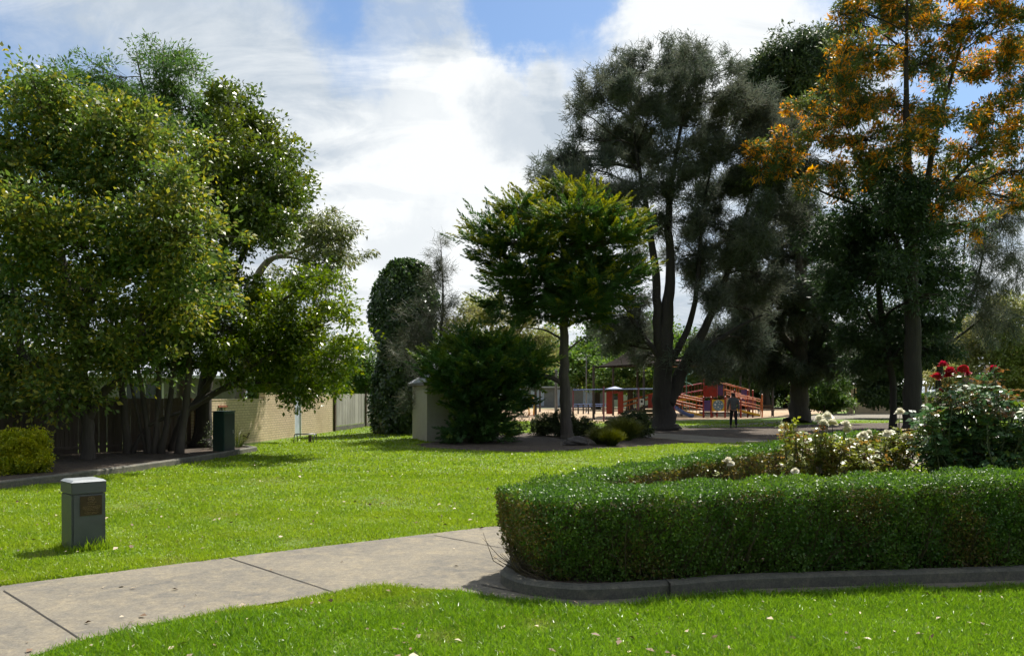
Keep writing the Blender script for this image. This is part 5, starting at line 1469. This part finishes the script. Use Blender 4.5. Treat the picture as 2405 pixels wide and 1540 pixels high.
# shade canopies
def canopy(name, label, D, corners, apex, poles, trim, sag=.12):
    c0 = np.mean([W(*c) for c in corners], 0); c0[2] = 0
    root = thing(name, tuple(c0), label, 'shade canopy')
    C4 = [W(*c) - c0 for c in corners]; ap = W(*apex) - c0
    mb = MB(); n = 8
    for i in range(4):
        a, b = C4[i], C4[(i + 1) % 4]
        vs = []; fs = []
        for r in range(n + 1):
            u = r / n
            for k in range(n + 1):
                v = k / n
                e = a + (b - a) * v
                e = e + (c_mid := (C4[0] + C4[1] + C4[2] + C4[3]) / 4 - e) * (.07 * 4 * v * (1 - v))
                p_ = e + (ap - e) * u
                p_[2] -= sag * 4 * u * (1 - u) * np.linalg.norm(ap - a) * .5
                vs.append(p_)
        for r in range(n):
            for k in range(n):
                fs.append((r * (n + 1) + k, r * (n + 1) + k + 1, (r + 1) * (n + 1) + k + 1, (r + 1) * (n + 1) + k))
        mb.add(vs, fs)
    C_shade.node_tree.nodes['Principled BSDF'].inputs['Specular IOR Level'].default_value = .05
    ob = mb.build('cloth', C_shade, root, smooth=True)
    sm = ob.modifiers.new('thick', 'SOLIDIFY'); sm.thickness = .01
    tm = MB()
    for i in range(4):
        a, b = C4[i], C4[(i + 1) % 4]
        tm.tube([a + (b - a) * v + ((C4[0] + C4[1] + C4[2] + C4[3]) / 4 - (a + (b - a) * v)) * (.07 * 4 * v * (1 - v)) for v in np.linspace(0, 1, 9)], .05, 6)
    tm.build('edge_trim', trim, root)
    for x, yt, d in poles:
        t = W(x, yt, d) - c0
        MB().tube([(t[0], t[1], -.05), t], .085, 10).build('pole', C_brown, root)
    return root
ca_ = canopy('shade_canopy', 'brown peaked shade cloth left of the forked trunk', 53, [(1395, 862, 54), (1560, 852, 54), (1600, 856, 63), (1440, 862, 63)], (1498, 803, 57), [(1394, 858, 54), (1512, 846, 54), (1600, 853, 62.5), (1440, 860, 63), (1560, 850, 54)], C_shade)
sgn = MB(); t = W(1507, 943, 53.85) - np.array(ca_.location)
sgn.box(tuple(t), (.30, .02, .40))
sg = sgn.build('notice', M_white, ca_)
MB().box((t[0], t[1] - .012, t[2] + .02), (.14, .004, .17)).build('notice_figure', paint('sign_ink', (.05, .05, .06), .6), sg)
canopy('shade_canopy', 'wide brown shade cloth with a pink trim over the red tower', 62, [(1520, 846, 62), (1815, 848, 62), (1790, 860, 74), (1560, 860, 74)], (1670, 808, 68), [(1601, 846, 62), (1497, 848, 62), (1739, 846, 62), (1815, 850, 62), (1790, 860, 74), (1560, 860, 74)], C_pink)

# benches
def bench(name, label, x, y, d, w, h, rz):
    p = W(x, y, d)
    root = thing(name, (p[0], d, 0), label, 'bench', rz=rz)
    MB().box((0, 0, .45), (w, .12, .04)).box((0, .15, .45), (w, .12, .04)).box((0, -.15, .45), (w, .12, .04)).build('seat', C_timber, root, bevel=.006)
    MB().box((0, -.23, h - .07), (w, .035, .13)).box((0, -.225, h - .23), (w, .035, .13)).build('backrest', C_timber, root, bevel=.006)
    for s in (-1, 1):
        MB().bar((s * w * .43, .2, -.03), (s * w * .43, .2, .43), .05).bar((s * w * .43, -.24, -.03), (s * w * .43, -.27, h - .02), .05).bar((s * w * .43, -.25, .41), (s * w * .43, .22, .41), .05).build('leg', C_brown, root)
bench('park_bench', 'timber park bench seen from behind, beside the forked trunk', 1508, 925, 41.5, 1.2, .86, 0)
bench('park_bench', 'dark timber bench at the right end of the red ramps', 1799, 925, 60.5, 1.15, .84, D2R(180))

# yellow rider frame
o = W(1248, 975, 63); o[2] = 0
D = 63.0
yr = thing('swing_frame', tuple(o), 'small yellow tube frame at the left edge of the bark play area', 'play frame')
MB().tube([(-.16, 0, -.05), (-.2, 0, .7), (-.1, 0, 1.4), (0, 0, 1.55), (.1, 0, 1.4), (.2, 0, .7), (.16, 0, -.05)], .05, 8).build('hoop', C_yellow, yr, smooth=True)
MB().tube([(-.19, 0, .95), (.19, 0, .95)], .04, 8).build('crossbar', C_yellow, yr)
MB().box((0, -.02, 1.18), (.26, .04, .32)).build('panel', M_wallp, yr, bevel=.02)
MB().box((0, 0, .02), (.55, .4, .06)).build('base', C_red, yr)

# slim bare poles
def pole(label, x, ytop, d, r, m):
    p = W(x, ytop, d)
    root = thing('pole', (p[0], d, 0), label, 'pole')
    MB().tube([(0, 0, -.1), (0, 0, p[2])], [r, r * .8], 10).build('shaft', m, root)
    MB().lathe([(r * 1.0, 0), (r * .9, .05), (.005, .07)], (0, 0, p[2]), 10).build('cap', m, root)
    MB().lathe([(r * 2.2, 0), (r * 2.2, .03), (r * 1.2, .06)], (0, 0, 0), 10).build('collar', m, root)
pole('dark pole between the yellow frame and the red car', 1258, 880, 60, .10, C_brown)
pole('thin dark pole in front of the red car', 1268, 905, 75, .09, C_brown)
pole('grey pole just left of the cypress trunk', 1306, 870, 58, .12, M_metal)
pole('thin pale pole rising behind the monkey bars', 1377, 840, 72, .06, M_metal)
pole('slim leaning-free dark pole right of the person', 1738 + 22, 862, 64, .08, C_brown)

# red car beyond the grass
def car(label, x, d, rz):
    p = W(x, 925, d)
    root = thing('parked_car', (p[0], d, 0), label, 'car', rz=rz)
    red = paint('car_red', (.38, .015, .03), .22, .08)
    prof = [(-2.1, .35), (-2.15, .62), (-2.0, .86), (-1.25, .95), (-.55, 1.38), (.55, 1.42), (1.25, 1.02), (1.95, .90), (2.15, .68), (2.12, .35)]
    bm_ = MB()
    vs = []
    for yy in (-.82, .82):
        for x_, z_ in prof:
            k = 1 - .18 * max(0, z_ - .9) / .5
            vs.append((x_, yy * k, z_))
    n_ = len(prof)
    bm_.add(vs, [tuple(range(n_)), tuple(reversed(range(n_, 2 * n_)))] + [(i, (i + 1) % n_, n_ + (i + 1) % n_, n_ + i) for i in range(n_)])
    bm_.build('body', red, root, bevel=.05)
    for s in (-1, 1):
        MB().add([(-1.1, s * .795, 1.0), (1.05, s * .795, 1.03), (.5, s * .70, 1.34), (-.5, s * .70, 1.31)], [(0, 1, 2, 3)]).add([(-1.1, s * .80, 1.0), (1.05, s * .80, 1.03), (.5, s * .705, 1.34), (-.5, s * .705, 1.31)], [(0, 1, 2, 3)]).build('window', M_glass, root)
    for xx in (-1.3, 1.3):
        for s in (-1, 1):
            wl_ = MB().tube([(xx, s * .66, .32), (xx, s * .86, .32)], .32, 18).build('wheel', C_brown, root)
            MB().tube([(xx, s * .855, .32), (xx, s * .87, .32)], .19, 14).build('rim', M_galv, wl_)
    for s in (-1, 1):
        MB().box((-2.13, s * .62, .72), (.06, .3, .12)).build('tail_light', C_red, root)
        MB().box((2.12, s * .62, .72), (.06, .3, .12)).build('headlight', M_white, root)
car('red hatchback parked beyond the grass, beside the low grey building', 1256, 112, D2R(82))
lb = thing('low_building', (W(1320, 925, 104)[0], 104, 0), 'long low pale grey building beyond the grass, right of the red car', 'building')
MB().box((0, 0, 1.2), (10, 6, 2.4)).build('walls', M_wallp, lb)
MB().box((0, 0, 2.5), (10.6, 6.6, .16)).build('roof', M_galv, lb)
for x in (-3.2, 0, 3.2):
    MB().box((x, -3.01, 1.2), (1.6, .03, 2.0)).build('roller_door', M_doorp, lb)
lb2 = thing('low_building', (W(1545, 925, 112)[0], 112, 0), 'pale distant building glimpsed behind the monkey bars and the red doorway', 'building')
MB().box((0, 0, 1.4), (17, 6, 2.8)).build('walls', M_white, lb2)
MB().add([(-8.9, -3.4, 2.8), (8.9, -3.4, 2.8), (8.9, 3.4, 2.8), (-8.9, 3.4, 2.8), (-8.9, 0, 4.2), (8.9, 0, 4.2)], [(0, 1, 5, 4), (2, 3, 4, 5), (1, 2, 5), (3, 0, 4), (3, 2, 1, 0)]).build('roof', M_tile, lb2)
for x in (-6, -3, 0, 3, 6):
    MB().box((x, -3.01, 1.5), (1.5, .03, 1.2)).build('window', M_glass, lb2)

# cream pavilion
M_pav = paint('pavilion_cream', (.50, .40, .27), .6, .1)
pv = thing('pavilion', (W(1990, 925, 68)[0], 68, 0), 'cream timber pavilion with a pale roof behind the round dark tree', 'pavilion')
wdt = 6.6
for x in (0.05, .42, 2.2, 4.4, 6.5):
    for yy in (0, 3.4):
        MB().box((x, yy, 1.2), (.16, .16, 2.5)).build('post', M_pav, pv)
for x0, x1 in ((.14, .30), (.62, 2.1), (2.3, 4.3), (4.5, 6.4)):
    pn = MB().box(((x0 + x1) / 2, .0, .5), (x1 - x0, .05, .9))
    for x in np.arange(x0 + .1, x1, .2):
        pn.box((x, -.03, .5), (.012, .012, .88))
    pn.build('wall_panel', M_pav, pv)
MB().box((3.3, 0, 2.42), (7.4, .14, .16)).box((3.3, 3.4, 2.42), (7.4, .14, .16)).build('beam', M_pav, pv)
MB().add([(-.5, -.6, 2.5), (7.1, -.6, 2.5), (7.1, 4.0, 2.5), (-.5, 4.0, 2.5), (1.6, 1.7, 3.35), (5.0, 1.7, 3.35)], [(0, 1, 5, 4), (1, 2, 5), (2, 3, 4, 5), (3, 0, 4), (3, 2, 1, 0)]).build('roof', M_galv, pv)

# ================================================================== PERSON
def skin(name, verts, edges, mat, parent, sub=2, root=0):
    me = bpy.data.meshes.new(name)
    me.from_pydata([v[:3] for v in verts], [], [])
    me.edges.add(len(edges)); me.edges.foreach_set('vertices', [i for e in edges for i in e])
    ob = bpy.data.objects.new(name, me); COL.objects.link(ob); ob.parent = parent
    ob.modifiers.new('skin', 'SKIN')
    if not me.skin_vertices:
        me.attributes  # layer is made with the modifier
    for i, v in enumerate(verts):
        sv = me.skin_vertices[0].data[i]
        rx = v[3]; ry = v[4] if len(v) > 4 else rx
        sv.radius = (rx, ry); sv.use_root = (i == root)
    m = ob.modifiers.new('sub', 'SUBSURF'); m.levels = sub; m.render_levels = sub
    me.materials.append(mat)
    return ob
M_skin = paint('skin', (.36, .20, .14), .5, .08)
M_jacket = paint('grey_jacket', (.13, .13, .135), .8, .25, 0, 9)
M_trouser = paint('dark_trousers', (.014, .015, .018), .8, .2, 0, 9)
M_hair = paint('dark_hair', (.018, .014, .012), .6, .3, 0, 20)
M_shoe = paint('dark_shoes', (.02, .02, .022), .5)
pp = G(1723, 1004)
per = thing('person', (pp[0], pp[1], 0), 'person in a grey jacket and dark trousers walking away along the path', 'person', rz=D2R(-6))
V, E = [], []
def v_(x, y, z, r, r2=None, link=None):
    V.append((x, y, z, r, r if r2 is None else r2)); i = len(V) - 1
    if link is not None: E.append((link, i))
    return i
pel = v_(0, 0, .93, .125, .10); sp_ = v_(0, .02, 1.12, .12, .09, pel); ch = v_(0, .06, 1.32, .14, .10, sp_); nk = v_(0, .11, 1.46, .055, .055, ch)
jw = v_(0, .14, 1.52, .07, .08, nk); hd = v_(0, .16, 1.60, .085, .10, jw); tp = v_(0, .16, 1.67, .06, .07, hd); v_(0, .265, 1.575, .016, .016, hd)
for s in (-1, 1): v_(s * .085, .155, 1.585, .02, .02, hd)
ARM = {}
for s, sw in ((-1, .10), (1, -.04)):
    sh = v_(s * .19, .07, 1.38, .06, .06, ch); el = v_(s * .245, .05 + sw * .5, 1.10, .042, .042, sh); wr = v_(s * .255, .10 + sw, .86, .028, .028, el); pm = v_(s * .25, .115 + sw, .79, .034, .018, wr)
    ARM[s] = (V[sh], V[el], V[wr])
    for k, (dx, l) in enumerate(((-.028, .062), (-.009, .075), (.010, .070), (.028, .054))):
        k1 = v_(s * .25 + dx * .4, .118 + sw + dx * .8, .745, .0095, .0095, pm); k2 = v_(s * .247 + dx * .4, .125 + sw + dx * .8, .745 - l * .55, .0085, .0085, k1); v_(s * .240 + dx * .4, .128 + sw + dx * .8, .745 - l, .0075, .0075, k2)
    t1 = v_(s * .235, .15 + sw, .80, .011, .011, pm); v_(s * .225, .165 + sw, .755, .009, .009, t1)
LEG = {}
for s, f in ((-1, .17), (1, -.10)):
    hp_ = v_(s * .09, 0, .88, .085, .085, pel); kn = v_(s * .10, f * .55 + .03, .48, .058, .058, hp_); an_ = v_(s * .105, f, .10 if f > 0 else .12, .038, .038, kn); v_(s * .11, f + .06, .05, .036, .03, an_); 
    LEG[s] = (f,)
skin('body', V, E, M_skin, per)
V, E = [], []
a0 = v_(0, 0, .84, .165, .13); a1 = v_(0, .01, 1.0, .165, .125, a0); a2 = v_(0, .04, 1.18, .17, .125, a1); a3 = v_(0, .07, 1.35, .165, .115, a2); v_(0, .11, 1.45, .075, .07, a3)
for s in (-1, 1):
    (x, y, z, *_), (x2, y2, z2, *_), (x3, y3, z3, *_) = ARM[s]
    b0_ = v_(x, y, z, .085, .085, a3); b1_ = v_(x2, y2, z2, .066, .066, b0_); v_(x3, y3, z3 + .03, .050, .050, b1_)
skin('jacket', V, E, M_jacket, per)
V, E = [], []
a0 = v_(0, 0, .93, .145, .115); 
for s, f in ((-1, .17), (1, -.10)):
    b0_ = v_(s * .095, .0, .80, .10, .10, a0); b1_ = v_(s * .105, f * .55 + .03, .48, .078, .078, b0_); v_(s * .11, f * .95, .10, .062, .062, b1_)
skin('trousers', V, E, M_trouser, per)
for s, f in ((-1, .17), (1, -.10)):
    V, E = [], []
    a0 = v_(s * .11, f - .03, .045 if f > 0 else .06, .045, .042); a1 = v_(s * .113, f + .08, .040, .045, .036, a0); v_(s * .115, f + .17, .032, .036, .026, a1)
    skin('shoe', V, E, M_shoe, per)
V, E = [], []
a0 = v_(0, .135, 1.60, .098, .09); v_(0, .15, 1.67, .075, .085, a0); v_(0, .10, 1.53, .065, .04, a0)
skin('hair', V, E, M_hair, per)
